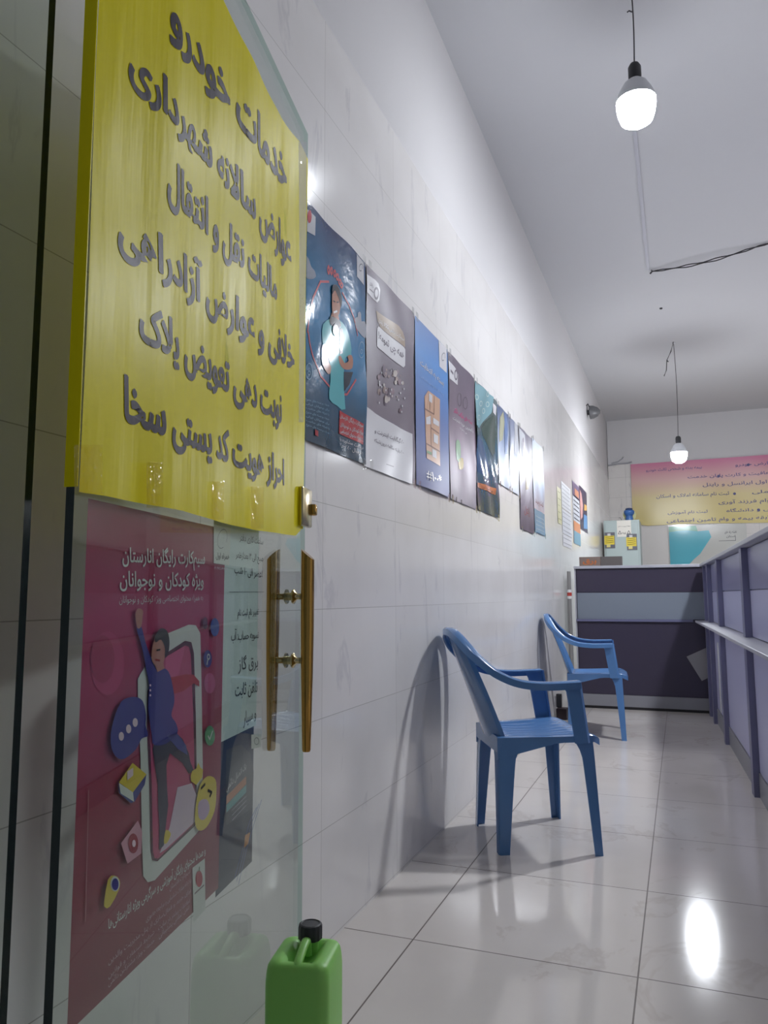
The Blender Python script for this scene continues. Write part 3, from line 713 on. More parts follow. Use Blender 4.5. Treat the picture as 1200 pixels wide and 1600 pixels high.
topz = [(0, 1.962)] + [sg.px(*q) for q in ((350, 0), (400, 105), (440, 184), (466, 221))]
sg.base(ym, top=interp(topz), bot=interp(bot), n=(110, 60))
sign = thing('yellow_sign', 'yellow vinyl sign with hand-lettered dark Persian lines on the glass door', 'sign', (DE + DD*.45 + DN*.0085) + V3((0, 0, 1.08)))
for t_, pr, plf, hr, hl in (('خدمات خودرو', (449, 297), (262, 43), 58, 66), ('عوارض سالانه شهرداری', (456, 414), (203, 112), 50, 56), ('مالیات نقل و انتقال', (431, 469), (260, 303), 42, 62),
                            ('خلافی و عوارض آزادراهی', (459, 578), (186, 378), 44, 62), ('نوبت دهی تعویض پلاک', (440, 660), (219, 528), 46, 60), ('احراز هویت کد پستی سخا', (445, 757), (195, 655), 38, 68)):
    sg.quadtext(t_, pr, plf, hr, hl, yink, 1, .018, bold=.028)
sgo = sg.build('sheet', sign)
# the sheet wraps round the hinge edge of the pane
bm = bmesh.new(); box(bm, -.8900, -.8885, -.0065, .0092, 1.078, 1.962); door_obj('wrapped_edge', bm, ym).parent = sign
for o in sign.children:
    if o.name.startswith('wrapped_edge'): o.location = DE - sign.location
tape = glass_material('clear_tape', (.93, .89, .55), .6, bump=.5, bscale=60)
def tape_piece(u0, v0, u1, v1, parent=sign, off=.014):
    q = Sheet(sg.o + DN*(off-.0085), -DD, DN, .1, .1)
    q.poly([(u0, v1), (u1, v1), (u1, v0), (u0, v0)], tape, 0); return q.build('tape_strip', parent)
for r in ((116, 695, 160, 772), (229, 722, 255, 793), (331, 752, 350, 812), (392, 760, 412, 826)): tape_piece(*r)
clear = glass_material('clear_film', (.96, .97, .96), 2.0, bump=.6, bscale=34)
q = Sheet(sg.o + DN*.0065, -DD, DN, .1, .1)
pts = [sg.px(*a) for a in ((462, 222), (475, 222), (474, 360), (472, 520), (470, 660), (462, 660), (463, 520), (463, 360))]
q.add([(x, y) for x, y in pts], clear, 0); q.build('clear_film', sign)

# ------------------------------------------------------------------ papers behind the door glass
red = gradient('red_poster_print', [(0, (134, 44, 62)), (.35, (150, 40, 66)), (.75, (176, 40, 90)), (1, (150, 40, 66))], .3, 1, .25)
rp = door_sheet(.838, .497, .411, .575, -.0095); rp.base(red, n=(2, 2))
f = lambda x, y: (100+x/3.2, 930+y/3.2)
wht = ink((212, 214, 208)); pinkw = ink((226, 200, 208)); scr = ink((190, 66, 110)); navy = ink((44, 44, 134)); skin = ink((184, 122, 102)); hair = ink((34, 26, 28)); trou = ink((48, 44, 66))
yel = ink((222, 196, 40)); drk = ink((88, 26, 52)); gry = ink((150, 140, 146))
def P(pts, m, layer, sm=0): rp.poly(pts[::-1], m, layer, sm, f)
rp.ell((215, 340), (85, 160), ink((186, 58, 104)), 1, f); rp.ell((190, 320), (60, 120), ink((168, 42, 84)), 2, f)
P([(365, 420), (380, 390), (505, 195), (620, 147), (655, 150), (678, 190), (685, 500), (690, 860), (690, 1150), (660, 1190), (450, 1425), (415, 1435), (392, 1405), (385, 1200), (378, 800), (366, 520)], wht, 3)
P([(412, 480), (505, 290), (600, 228), (632, 235), (645, 290), (654, 600), (658, 850), (658, 1140), (645, 1158), (462, 1330), (437, 1325), (428, 1280), (420, 900), (408, 640)], drk, 4)
P([(424, 480), (500, 310), (598, 252), (618, 258), (628, 300), (640, 600), (646, 850), (648, 1130), (636, 1148), (465, 1316), (446, 1315), (438, 1280), (430, 900), (420, 640)], scr, 5)
P([(500, 310), (598, 252), (570, 380), (500, 560)], ink((206, 84, 130)), 6)
P([(560, 960), (630, 940), (655, 1000), (650, 1130), (500, 1270), (470, 1290), (520, 1160)], ink((214, 190, 206)), 6)
P([(520, 412), (600, 395), (640, 398), (668, 430), (668, 458), (640, 440), (590, 478), (535, 495)], ink((182, 28, 40)), 7)
P([(440, 745), (500, 735), (555, 690), (585, 720), (615, 790), (622, 830), (642, 880), (615, 892), (585, 840), (520, 790), (503, 850), (505, 950), (512, 1050), (500, 1150), (490, 1250), (466, 1275), (468, 1150), (462, 1050), (460, 950), (445, 850), (435, 770)], trou, 7)
P([(500, 700), (555, 690), (600, 750), (608, 800), (560, 770)], ink((70, 76, 150)), 8)
P([(352, 168), (374, 154), (395, 230), (418, 300), (436, 345), (455, 372), (490, 365), (515, 388), (532, 450), (542, 530), (526, 600), (550, 640), (556, 690), (500, 742), (440, 748), (428, 700), (410, 560), (414, 450), (400, 370), (385, 290), (370, 230)], navy, 8, 3)
P([(345, 90), (358, 66), (382, 76), (380, 108), (374, 154), (356, 166), (346, 122)], skin, 9, 3)
P([(438, 340), (482, 325), (490, 366), (455, 384)], skin, 9)
P([(424, 290), (438, 222), (468, 205), (494, 238), (492, 310), (470, 358), (446, 352), (428, 330)], skin, 10, 3)
P([(440, 205), (468, 166), (500, 178), (513, 230), (506, 292), (490, 312), (490, 262), (470, 222), (444, 236)], hair, 11, 3)
rp.stroke([(448, 275), (464, 272)], .0025, hair, 12, f); rp.stroke([(442, 322), (462, 326)], .0025, ink((150, 60, 60)), 12, f)
for yy in (450, 475, 500): rp.ell((415, yy), (4, 6), pinkw, 12, f, 8)
P([(500, 1172), (522, 1192), (505, 1235), (488, 1240), (490, 1200)], yel, 9, 3)
P([(628, 880), (650, 866), (660, 835), (672, 862), (684, 872), (680, 910), (650, 948), (624, 930), (622, 905)], yel, 9)
P([(285, 520), (340, 508), (380, 530), (396, 600), (394, 650), (406, 702), (374, 716), (345, 770), (290, 816), (250, 812), (222, 765), (219, 690), (238, 605), (260, 552)], navy, 10, 3)
for c in ((270, 705), (307, 668), (340, 636)): rp.ell(c, (13, 22), pinkw, 11, f)
P([(328, 838), (398, 895), (330, 985), (260, 935)], yel, 10); P([(260, 938), (330, 985), (336, 1032), (268, 990)], wht, 10); P([(330, 985), (398, 895), (390, 945), (336, 1036)], ink((60, 66, 140)), 10)
P([(256, 925), (262, 990), (322, 1040), (336, 1032), (268, 985)], ink((60, 66, 140)), 9); P([(300, 880), (330, 862), (330, 900), (300, 925)], pinkw, 11)
P([(355, 1125), (376, 1180), (372, 1290), (302, 1342), (270, 1240)], ink((214, 150, 168)), 10); rp.ell((330, 1240), (25, 50), ink((164, 28, 54)), 11, f); rp.ell((332, 1240), (9, 18), pinkw, 12, f)
P([(205, 1420), (235, 1400), (262, 1420), (260, 1470), (215, 1555), (190, 1560), (185, 1530)], yel, 10, 2); rp.ell((238, 1442), (23, 38), wht, 11, f); rp.ell((238, 1444), (17, 30), navy, 12, f)
P([(705, 905), (745, 920), (750, 990), (740, 1080), (700, 1160), (660, 1175), (642, 1130), (648, 1040), (668, 950)], yel, 10, 3); P([(660, 1035), (700, 1020), (715, 1070), (690, 1120), (660, 1110)], ink((190, 160, 190)), 11, 3)
rp.stroke([(672, 965), (690, 945)], .004, hair, 12, f); rp.stroke([(706, 975), (724, 985), (716, 1005)], .004, hair, 12, f)
rp.ell((709, 318), (21, 44), navy, 8, f); rp.ell((712, 308), (8, 16), wht, 9, f, 16, .55); rp.stroke([(708, 325), (704, 345)], .003, wht, 9, f)
rp.ell((745, 160), (22, 46), ink((50, 74, 160)), 8, f); rp.ell((697, 140), (12, 32), ink((92, 22, 58)), 8, f)
rp.ell((720, 702), (25, 50), ink((70, 150, 96)), 8, f); rp.stroke([(710, 705), (718, 720), (732, 680)], .003, wht, 9, f)
rp.ell((725, 440), (28, 52), ink((196, 90, 134)), 3, f)
rp.poly([(333, 880), (357, 884), (360, 812), (333, 812)], wht, 3); rp.leaf((346, 842), 8.5, 15, .0012, ink((120, 120, 124)), 4); rp.quadtext('همراه اول', (357, 874), (336, 872), 9, 9, ink((60, 60, 64)), 4, .01)
rp.quadtext('www.mci.ir', (354, 891), (334, 889), 6, 6, pinkw, 3)
rp.quadtext('سیم‌کارت رایگان انارستان', (319, 881), (190, 878), 19, 23, wht, 3, .014); rp.quadtext('ویژه کودکان و نوجوانان', (317, 916), (186, 916), 20, 24, wht, 3, .014)
rp.quadtext('به همراه محتوای اختصاصی ویژه کودکان و نوجوانان', (316, 938), (185, 942), 9, 11, wht, 3)
rp.quadtext('و صدها محتوای رایگان آموزشی و سرگرمی ویژه انارستانی‌ها', (320, 1333), (168, 1452), 12, 16, wht, 3, .01)
for t_, a, b_ in (('سیم‌کارت انارستان', (296, 1363), (264, 1391)), ('با ارائه مدارک شناسایی و مراجعه حضوری', (297, 1378), (227, 1440)), ('برای خرید و فعال‌سازی از پنل مدیریت والدین', (297, 1393), (168, 1507)),
                  ('اطلاعات بیشتر در سایت', (295, 1410), (246, 1454)), ('شرایط استفاده و قوانین', (240, 1458), (168, 1529)), ('خدمات ویژه مشترکین دائمی', (240, 1471), (168, 1541)), ('تلفن تماس پشتیبانی', (295, 1419), (247, 1466))):
    rp.quadtext(t_, a, b_, 6, 9, ink((206, 168, 176)), 3)
rp.poly([(299.6, 1356), (301.4, 1441), (319.8, 1421), (318.9, 1341)], wht, 3); rp.ell((309.5, 1373), (5.5, 13), ink((176, 34, 58)), 4); rp.stroke([(309.5, 1361), (310, 1355)], .003, ink((60, 90, 50)), 4)
rp.stroke([(303, 1396), (317, 1383)], .0025, ink((120, 90, 96)), 4)
rp.stroke([(137, 1235), (132, 1440)], .0012, ink((190, 130, 140)), 3)
tag(rp.build('red_poster'), 'crimson poster of a leaping child behind the door glass under the yellow sign', 'poster')

npm = pmat('notice_paper', (206, 220, 218), .6)
no = door_sheet(.4265, .7225, .174, .362, -.0125); no.base(npm, n=(1, 1)); no.stroke([(358, 925), (412, 925)], .0012, ink((120, 128, 128)), 1)
pen = ink((40, 42, 50), .5)
for t_, a, b_, h1, h2 in (('ساعت کاری دفتر', (411, 851), (374, 844), 10, 10), ('صبح الی ۳ بعدازظهر', (411, 877), (368, 871), 10, 10), ('۵عصر الی ۱۰ شب', (411, 903), (366, 895), 12, 12), ('تغییر نام ثبت نام', (404, 960), (371, 962), 10, 10),
                          ('تسویه حساب: آب', (404, 997), (361, 1001), 11, 16), ('برق گاز', (403, 1042), (372, 1047), 17, 20), ('تلفن ثابت', (402, 1081), (367, 1088), 18, 20), ('و سیار', (400, 1121), (380, 1132), 16, 20)):
    no.quadtext(t_, a, b_, h1, h2, pen, 1, .008)
tag(no.build('handwritten_notice'), 'pale notice with handwritten Persian lines behind the door glass beside the handle', 'notice')
bp_ = door_sheet(.4215, .48, .168, .243, -.0165); bp_.base(gradient('navy_poster_print', [(0, (36, 42, 70)), (.5, (26, 32, 60)), (1, (22, 38, 84))], .3), n=(1, 1))
bp_.poly([(353, 1290), (394, 1262), (396, 1205), (391, 1178), (376, 1163), (353, 1172)], ink((78, 78, 92)), 1)
bp_.quadtext('یک اتصال دائمی', (384, 1200), (353, 1236), 9, 11, wht, 2, .01)
bp_.poly([(353, 1257), (384, 1225), (384, 1213), (353, 1244)], ink((190, 120, 84)), 2); bp_.poly([(353, 1270), (384, 1238), (384, 1226), (353, 1258)], ink((100, 160, 160)), 2)
bp_.poly([(392, 1170), (407, 1168), (407, 1146), (392, 1148)], wht, 2); bp_.ell((400, 1158), (4, 6), ink((120, 120, 124)), 3, None, 14, .8)
for k in range(3): bp_.stroke([(408-4*k, 1250+6*k), (397-4*k, 1285), (385-3*k, 1325), (372-3*k, 1382-5*k)], .002, ink((64, 92, 170)), 2)
bp_.poly([(380, 1325), (387, 1318), (390, 1300), (382, 1305)], ink((206, 136, 60)), 3)
for k in range(3): bp_.stroke([(384, 1244+7*k), (362, 1266+8*k)], .0012, ink((170, 170, 180)), 2)
tag(bp_.build('navy_poster'), 'small dark navy poster with orange and teal stripes behind the glass below the handwritten notice', 'poster')

# ------------------------------------------------------------------ posters along the left wall
def wall_sheet(y0, y1, z0, z1, off=.003, **k): return Sheet((WX+off, y0, z0), (0, 1, 0), (1, 0, 0), y1-y0, z1-z0, **k)
GR = 'advertising posters in a row on the left tiled wall'
def wav(a, ph): return lambda x, y: a*(1+math.sin(x*23+ph+3*math.sin(y*7+ph)))*.5 + a*.6*(1+math.sin(y*13+ph*2+x*5))*.5
def tack(o, m=None): return o
def tapes(sheet, o):
    """short clear tape tabs at the corners of a wall poster"""
    for x, y in ((.02, sheet.h), (sheet.w-.02, sheet.h), (.03, 0), (sheet.w-.02, 0)):
        bm = bmesh.new(); c = sheet.U*x + sheet.V*y + sheet.N*.008
        vs = [bm.verts.new(c + sheet.U*a + sheet.V*b_) for a, b_ in ((-.014, -.02), (.014, -.02), (.014, .018), (-.014, .018))]
        bm.faces.new(vs); bm.normal_update()
        if bm.faces[:][0].normal.x < 0: bmesh.ops.reverse_faces(bm, faces=bm.faces[:])
        obj('tape_tab', bm, clear, o)
# 1 young man with headphones
p = wall_sheet(1.772, 2.268, 1.39, 2.085, bulge=wav(.006, 1), step=.0006)
g1 = gradient('teal_poster_print', [(0, (24, 60, 82)), (.22, (36, 84, 116)), (.5, (54, 132, 182)), (.75, (46, 112, 156)), (1, (44, 62, 104))], .14, 1, .15, bump=.42, bscale=20); p.base(g1, n=(40, 40))
f1 = lambda x, y: (470+x/7.62, 320+y/7.62); f2 = lambda x, y: (470+x/7.62, 520+y/7.62)
def Q(s_, pts, m, layer, sm=0, f=None): s_.poly(pts[::-1], m, layer, sm, f)
lw = ink((204, 204, 208), .15); sal = ink((196, 96, 104), .15); tsh = ink((96, 182, 190), .15); sk = ink((184, 130, 108), .15); hr = ink((36, 34, 44), .15); bl2 = ink((130, 176, 200), .15)
Q(p, [(55, 55), (150, 150), (146, 375), (58, 318)], lw, 2, 0, f1); p.ell((80, 145), (22, 78), ink((190, 40, 56), .15), 3, f1)
Q(p, [(640, 590), (735, 690), (735, 962), (642, 858)], lw, 2, 0, f1); p.leaf((693, 750), 30, 42, .003, ink((120, 120, 126), .2), 3, f1)
Q(p, [(30, 610), (75, 650), (100, 740), (135, 790), (148, 860), (100, 890), (30, 850)], ink((160, 166, 178), .15), 2, 3, f1)
Q(p, [(620, 1350), (650, 1340), (656, 1290), (680, 1276), (696, 1310), (702, 1390), (740, 1388), (768, 1440), (766, 1580), (720, 1570), (650, 1500), (618, 1430)], ink((168, 172, 182), .15), 2, 2, f1)
for pts, ff in (([(310, 920), (200, 920), (110, 1110), (65, 1300), (52, 1520)], f1), ([(62, 0), (85, 110), (130, 260), (190, 420), (222, 525), (350, 690)], f2), ([(390, 735), (540, 735), (640, 560)], f2), ([(490, 1050), (560, 1200), (605, 1340), (650, 1560)], f1)):
    p.stroke(pts, .007, sal, 2, ff)
for k, c in enumerate(((310, 780), (350, 790), (395, 820), (430, 860), (460, 920), (480, 960))): p.ell(c, (20, 60-4*k), sal, 2, f1, 12, .3)
Q(p, [(240, -100), (330, -165), (440, -150), (510, -60), (555, 120), (565, 270), (495, 300), (485, 560), (522, 910), (420, 870), (310, 790), (320, 600), (318, 400), (290, 200), (250, 150), (235, 40)], tsh, 3, 2, f2)
Q(p, [(240, 150), (290, 150), (302, 350), (326, 400), (320, 480), (290, 490), (236, 380), (232, 250)], sk, 4, 2, f2)
Q(p, [(515, 285), (565, 268), (592, 330), (588, 420), (540, 442), (470, 432), (424, 372), (410, 292), (438, 285), (480, 365), (535, 335)], sk, 4, 2, f2)
Q(p, [(480, 470), (600, 470), (560, 620), (500, 700)], ink((40, 52, 66), .15), 4, 0, f2)
Q(p, [(432, -60), (470, -40), (456, 250), (424, 262)], hr, 5, 0, f2)
Q(p, [(345, 1290), (425, 1290), (445, 1420), (330, 1420)], sk, 4, 0, f1); Q(p, [(322, 1350), (345, 1330), (440, 1380), (452, 1450), (420, 1470), (330, 1430)], hr, 5, 2, f1)
Q(p, [(350, 1010), (365, 990), (420, 1000), (450, 1080), (456, 1180), (440, 1290), (410, 1342), (380, 1346), (350, 1290), (344, 1150)], sk, 6, 2, f1)
Q(p, [(344, 1065), (350, 972), (390, 952), (432, 978), (462, 1060), (472, 1150), (456, 1240), (446, 1150), (420, 1085), (385, 1020), (358, 1050)], hr, 7, 2, f1)
p.stroke([(368, 1285), (408, 1270)], .006, ink((220, 210, 206), .2), 7, f1); p.stroke([(362, 1150), (385, 1160)], .004, hr, 7, f1); p.stroke([(408, 1165), (430, 1160)], .004, hr, 7, f1)
p.ell((388, 1490), (36, 76), hr, 8, f1); p.ell((390, 1490), (25, 58), ink((188, 188, 192), .2), 9, f1)
Q(p, [(455, 925), (720, 1090), (718, 1335), (447, 1200)], ink((178, 40, 48), .15), 3, 0, f2)
for t_, a, b_ in (('سیم‌کارت رایگان انارستان', (712, 1130), (460, 1005)), ('ویژه کودکان و نوجوانان', (712, 1215), (460, 1105)), ('به همراه محتوای اختصاصی', (712, 1290), (460, 1180))): p.quadtext(t_, a, b_, 45, 45, lw, 4, .01, f2)
for t_, a, b_ in (('دریافت مشاوره با', (718, 1390), (455, 1280)), ('ارسال ۲۰۰۰۵۵۰', (690, 1450), (455, 1350))): p.quadtext(t_, a, b_, 45, 40, lw, 4, .008, f2)
for k in range(7): p.quadtext(('خدمات و بسته های متنوع', 'برای نوجوانان ایرانی', 'با تعرفه های مناسب')[k % 3], (310, 880+55*k), (45, 800+50*k), 26, 26, bl2, 4, 0, f2)
for c, ff in (((90, 460), f2), ((705, 205), f2)):
    p.ell(c, (40, 100), bl2, 4, ff, 16, .9); p.ell((c[0], c[1]+20), (16, 30), bl2, 4, ff, 12, .7)
Q(p, [(140, 1150), (175, 1170), (175, 1240), (140, 1220)], ink((170, 40, 50), .15), 4, 0, f2)
o = tag(p.build('wall_poster'), 'teal poster of a young man in headphones, beside the glass door edge', 'poster', GR); tapes(p, o)
# 2 dark purple with white lower part
p = wall_sheet(2.280, 2.772, 1.395, 2.088, bulge=wav(.003, 2), step=.0006); g2 = gradient('purple_poster_print', [(0, (84, 62, 86)), (.4, (92, 76, 92)), (.7, (86, 72, 92)), (1, (82, 62, 86))], .42, 1, .3, spec=.3); p.base(g2, n=(30, 30))
f1 = lambda x, y: (565+x/7.62, 410+y/7.62); f2 = lambda x, y: (565+x/7.62, 600+y/7.62)
lw = ink((206, 204, 208), .3); dp = ink((70, 52, 78), .3); tan = ink((150, 126, 100), .3)
Q(p, [(50, 140), (150, 205), (192, 255), (212, 330), (205, 450), (180, 480), (130, 440), (52, 355)], lw, 2, 0, f1); p.ell((167, 370), (31, 78), dp, 3, f1, 20, .62)
p.quadtext('رایتل', (130, 300), (82, 262), 40, 34, dp, 3, .01, f1); p.stroke([(82, 320), (130, 360)], .004, dp, 3, f1)
Q(p, [(165, 575), (430, 760), (480, 830), (505, 910), (505, 1012), (215, 775), (180, 700)], tan, 2, 0, f1); p.quadtext('سیم‌کارت دائمی X5G رایتل', (492, 940), (190, 705), 48, 48, lw, 3, .01, f1)
Q(p, [(190, 760), (490, 1012), (506, 1040), (504, 1230), (485, 1255), (185, 1020), (168, 1000), (172, 785)], lw, 3, 0, f1); p.quadtext('همه چی تمومه!', (488, 1150), (185, 905), 95, 90, dp, 4, .014, f1)
rnd = random.Random(3)
for k in range(46):
    x = rnd.uniform(180, 490); y = rnd.uniform(1170, 1640)+(x-180)*.5; r = rnd.uniform(5, 26)
    p.ell((x, y), (r, r*1.7), ink(rnd.choice(((120, 92, 104), (104, 78, 92), (150, 128, 122), (86, 66, 88), (178, 166, 160))), .3), 2+k % 3, f1, 9)
for k in range(18): p.ell((rnd.uniform(180, 500), rnd.uniform(1160, 1800)), (7, 14), lw, 5, f1, 8)
Q(p, [(40, 268), (150, 350), (300, 440), (450, 530), (596, 596), (590, 1195), (25, 975)], lw, 2, 0, f2)
p.quadtext('۵۰ گیگابایت اینترنت و', (490, 722), (148, 575), 50, 50, dp, 3, .006, f2); p.quadtext('۵۰۰ دقیقه مکالمه درون‌شبکه', (490, 842), (145, 685), 44, 44, dp, 3, .004, f2); p.stroke([(280, 955), (375, 985)], .003, ink((150, 146, 154), .3), 3, f2)
o = tag(p.build('wall_poster'), 'dark purple poster with white lower part, next after the teal headphones poster', 'poster', GR); tapes(p, o)
# 3 blue
p = wall_sheet(2.784, 3.245, 1.396, 2.084, bulge=lambda x, y: .004+.010*(max(0, 1-y/.3))**2*math.sin(x/.461*math.pi), step=.0006); g3 = gradient('blue_poster_print', [(0, (70, 76, 130)), (.45, (70, 98, 158)), (.8, (54, 124, 192)), (1, (70, 110, 170))], .42, spec=.35); p.base(g3, n=(30, 30))
Q(p, [(905, 935), (1000, 1030), (1000, 1320), (915, 1240)], lw, 2, 0, f1); p.leaf((960, 1125), 24, 45, .004, ink((130, 130, 140), .3), 3, f1)
p.quadtext('بسته به انتخابت', (965, 1475), (685, 1215), 70, 70, lw, 2, .012, f1); p.quadtext('بسته های دلخواه خود را بسازید', (968, 1590), (690, 1372), 30, 30, ink((150, 180, 220), .3), 2, 0, f1)
wd = ink((196, 154, 126), .3); wdd = ink((120, 84, 72), .3)
Q(p, [(735, 150), (780, 80), (920, 185), (915, 980), (755, 885)], wd, 2, 0, f2)
for a, b_ in (((735, 295), (845, 360)), ((850, 150), (848, 360)), ((800, 230), (798, 310)), ((815, 525), (905, 590)), ((755, 712), (912, 805)), ((808, 370), (812, 740))): p.stroke([a, b_], .006, wdd, 3, f2)
for q_ in ([(785, 110), (825, 140), (822, 230), (785, 205)], [(750, 400), (805, 380), (805, 480), (752, 480)], [(835, 400), (905, 450), (905, 510), (835, 470)], [(840, 590), (895, 620), (890, 720), (840, 690)], [(820, 770), (870, 800), (868, 890), (820, 865)]): Q(p, q_, lw, 4, 0, f2)
Q(p, [(755, 790), (812, 815), (812, 850), (755, 820)], ink((110, 150, 110), .3), 4, 0, f2); p.quadtext('*۱۰۰#', (925, 1205), (748, 1125), 110, 110, lw, 2, .014, f2)
o = tag(p.build('wall_poster'), 'blue poster with a wooden shelf picture, between the two purple posters', 'poster', GR); tapes(p, o)
# 4 purple with pink lettering; glare painted pinkish grey in its lower half
p = wall_sheet(3.258, 3.738, 1.396, 2.082, bulge=wav(.004, 4), step=.0006); g4 = gradient('plum_print_and_glare', [(0, (110, 96, 112)), (.3, (140, 118, 136)), (.6, (94, 74, 94)), (1, (80, 66, 86))], .42, 1, .35, bump=.2); p.base(g4, n=(30, 30))
f3 = lambda x, y: (690+x/5.335, 540+y/5.335)
Q(p, [(50, 122), (110, 190), (134, 240), (130, 330), (55, 275)], lw, 2, 0, f3); p.ell((114, 245), (16, 46), dp, 3, f3, 18, .65); p.stroke([(66, 210), (86, 235)], .012, dp, 3, f3)
p.ell((145, 450), (18, 60), ink((110, 100, 112), .2), 2, f3, 16, .8); p.ell((190, 480), (18, 55), ink((110, 100, 112), .2), 2, f3, 16, .8)
p.quadtext('بسته های شگفت انگیز', (245, 660), (90, 548), 34, 34, ink((206, 64, 130), .25), 2, .014, f3); p.quadtext('با کمترین هزینه اینترنت', (255, 728), (85, 612), 26, 26, lw, 2, .008, f3); p.quadtext('همین حالا فعال کنید', (205, 740), (140, 688), 16, 16, lw, 2, 0, f3)
Q(p, [(115, 800), (135, 790), (150, 850), (152, 960), (125, 950)], ink((150, 180, 150), .2), 2, 2, f3); Q(p, [(140, 950), (170, 940), (175, 1020), (145, 1030)], ink((190, 170, 110), .2), 2, 2, f3)
for k in range(3): p.stroke([(80+40*k, 1245+22*k), (80+40*k, 1270+22*k)], .008, hr, 2, f3)
o = tag(p.build('wall_poster'), 'purple poster with pink lettering, right after the blue poster', 'poster', GR); tapes(p, o)
# 5 glossy teal photograph
p = wall_sheet(3.752, 4.245, 1.40, 2.078, bulge=wav(.007, 5), step=.0006); g5 = gradient('slate_poster_print', [(0, (44, 66, 84)), (.3, (62, 92, 116)), (.55, (66, 98, 118)), (.7, (78, 92, 88)), (1, (92, 112, 118))], .08, 1, .35, bump=.8); p.base(g5, n=(36, 36))
Q(p, [(275, 300), (420, 430), (402, 560), (300, 692), (276, 660)], ink((120, 160, 170), .1), 2, 0, f3)
for c in ((315, 485), (375, 405), (375, 490), (345, 545), (300, 600), (285, 430)): p.ell(c, (13, 24), ink((176, 196, 196), .1), 3, f3, 14, .7)
Q(p, [(330, 690), (400, 590), (440, 620), (440, 900), (400, 900), (360, 800)], ink((66, 84, 78), .1), 2, 2, f3); Q(p, [(280, 760), (330, 790), (380, 1000), (380, 1080), (290, 1050)], ink((52, 84, 126), .1), 2, 2, f3)
Q(p, [(295, 1140), (438, 1192), (434, 1245), (295, 1180)], ink((196, 120, 84), .12), 4, 0, f3); p.quadtext('از همین امروز شروع کن', (430, 1235), (300, 1172), 28, 28, ink((120, 60, 40), .2), 5, 0, f3); Q(p, [(410, 480), (440, 512), (440, 586), (411, 560)], lw, 4, 0, f3)
o = tag(p.build('wall_poster'), 'glossy slate-teal photo poster with an orange band, in the middle of the row', 'poster', GR); tapes(p, o)
# 6 - 9 the farther ones
def far_poster(y0, y1, z0, z1, stops, gl, label, draw):
    p = wall_sheet(y0, y1, z0, z1, bulge=wav(.004, y0*3), step=.0008); p.base(gradient('far_print_%d' % int(y0*100), stops, gl, 1, .4, bump=.35, spec=.18), n=(20, 20)); draw(p)
    o = tag(p.build('wall_poster'), label, 'poster', GR); tapes(p, o)
lw2 = ink((200, 202, 208), .2)
def d6(p): p.add([(.05, .25), (.14, .28), (.20, .40), (.16, .46), (.06, .40)], ink((176, 176, 150), .2), 2); p.add([(.18, .20), (.28, .22), (.26, .44), (.2, .47)], ink((110, 132, 176), .2), 2)
def d6b(p): p.rect(.16, .26, .285, .462, lw2, 2); p.stroke([(.02, .02), (.02, .44)], .01, ink((90, 100, 120), .2), 2, local=True)
def d7(p):
    p.add([(.012, .50), (.15, .50), (.20, .54), (.20, .66), (.012, .68)], lw2, 2); p.add([(.15+.03*math.cos(k*.6), .59+.045*math.sin(k*.6)) for k in range(10)], dp, 3)
    p.add([(.2, .28), (.3, .3), (.32, .42), (.22, .43)], ink((170, 160, 130), .2), 2); p.text('رایتل', .33, .12, .05, ink((170, 110, 120), .2), 2, .01, .2)
def d8(p):
    p.rect(.004, .004, p.w-.004, .17, ink((110, 150, 184), .2), 2); p.text('اینترنت پرسرعت', .42, .22, .04, ink((170, 120, 124), .2), 2, .01, .36)
    for k in range(4): p.stroke([(.05, .03+.03*k), (.42, .03+.03*k)], .006, ink((160, 186, 206), .2), 3, local=True)
far_poster(4.258, 4.572, 1.606, 2.076, [(0, (150, 158, 176)), (.5, (126, 140, 168)), (1, (84, 96, 126))], .40, 'small blue-grey poster with a yellow blotch, left of the pair of short posters', d6)
far_poster(4.584, 4.876, 1.606, 2.074, [(0, (172, 176, 186)), (.5, (150, 156, 172)), (1, (112, 118, 142))], .40, 'pale grey short poster with a white block, right of the pair of short posters', d6b)
far_poster(4.89, 5.37, 1.392, 2.08, [(0, (84, 70, 86)), (.3, (118, 106, 122)), (.6, (150, 148, 158)), (1, (92, 86, 104))], .40, 'grey-purple poster with a white logo corner, second from the far end of the row', d7)
far_poster(5.388, 5.86, 1.412, 2.095, [(0, (110, 150, 184)), (.25, (176, 160, 166)), (.5, (168, 180, 200)), (1, (176, 186, 206))], .40, 'pale sky-blue poster at the far end of the row', d8)
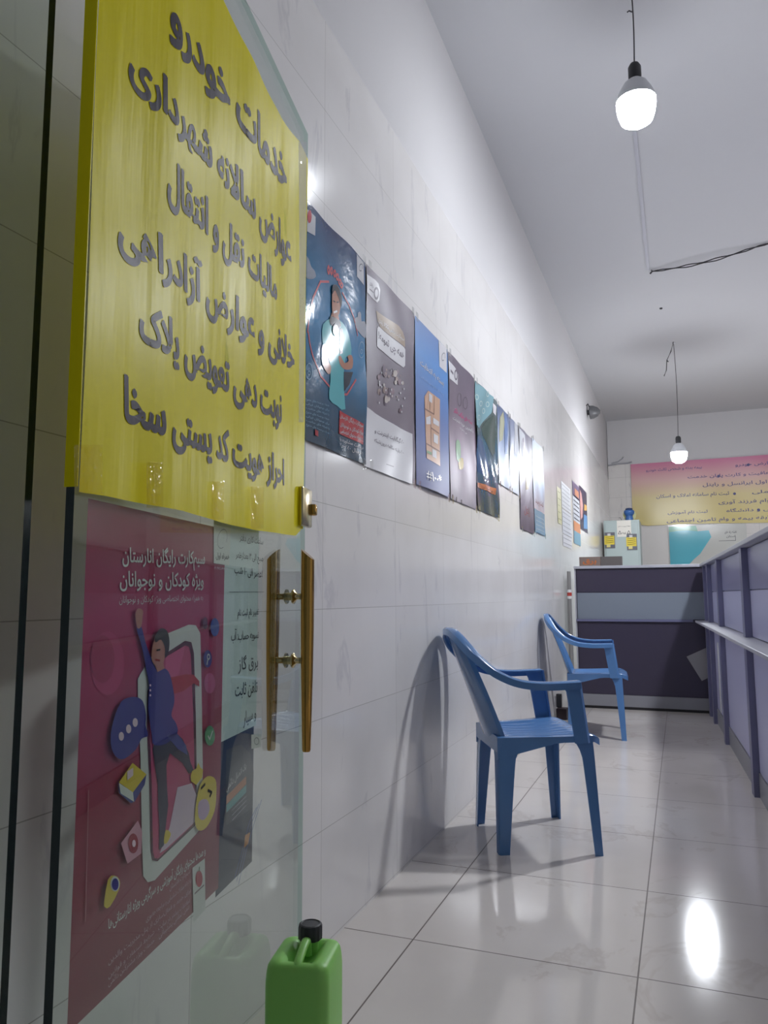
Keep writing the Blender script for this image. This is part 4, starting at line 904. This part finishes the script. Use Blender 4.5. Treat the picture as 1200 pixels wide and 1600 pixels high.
# papers beyond the row
def far_paper(y0, y1, z0, z1, m, label, draw):
    p = wall_sheet(y0, y1, z0, z1, step=.0015); p.base(m, n=(2, 2)); draw(p); tag(p.build('wall_notice'), label, 'notice', 'notices on the far left wall')
grl = ink((150, 152, 160), .5)
def lines(n, m=grl):
    def d(p):
        for k in range(n): p.stroke([(.03, p.h*(k+.7)/(n+.4)), (p.w-.03-(k % 3)*.04, p.h*(k+.7)/(n+.4))], .006, m, 1, local=True)
    return d
far_paper(6.56, 6.80, 1.58, 1.90, ink((206, 202, 160), .5), 'narrow yellowish note first in the far group of notices', lines(5, ink((150, 150, 100), .5)))
far_paper(6.83, 7.44, 1.745, 1.985, ink((212, 214, 218), .5), 'white notice at the top of the stacked white notices', lines(6))
far_paper(6.83, 7.44, 1.515, 1.735, ink((210, 212, 218), .5), 'white notice in the middle of the stacked white notices', lines(5))
far_paper(6.83, 7.44, 1.40, 1.505, ink((212, 212, 216), .5), 'shallow white notice at the bottom of the stacked white notices', lines(2))
def dlist(p):
    p.rect(.004, p.h-.15, p.w-.004, p.h-.004, ink((110, 96, 130), .3), 1); p.rect(.15, p.h-.13, p.w-.06, p.h-.06, ink((206, 140, 110), .3), 2); p.rect(.004, .004, p.w-.004, .13, ink((120, 166, 190), .3), 1); p.rect(.004, .13, p.w-.004, .23, ink((214, 140, 96), .3), 1)
    for k in range(6): p.stroke([(.05, .26+.045*k), (p.w-.05, .26+.045*k)], .012, ink((80, 82, 96), .4), 1, local=True)
far_paper(7.60, 8.14, 1.47, 2.10, ink((206, 210, 220), .3), 'tall price list with orange header and blue foot on the far left wall', dlist)
def dposter(p):
    Q_ = lambda pts, m: p.add([(x*p.w, y*p.h) for x, y in pts], m, 1)
    Q_([(.02, .2), (.3, .3), (.4, .6), (.25, .85), (.02, .9)], ink((200, 150, 150), .3)); Q_([(.55, .5), (.95, .55), (.95, .68), (.6, .66)], ink((206, 160, 90), .3)); Q_([(.4, .05), (.95, .1), (.95, .42), (.5, .4)], ink((90, 140, 190), .3))
far_paper(8.17, 8.85, 1.66, 2.13, ink((52, 48, 78), .3), 'dark night-blue picture poster last on the far left wall', dposter)
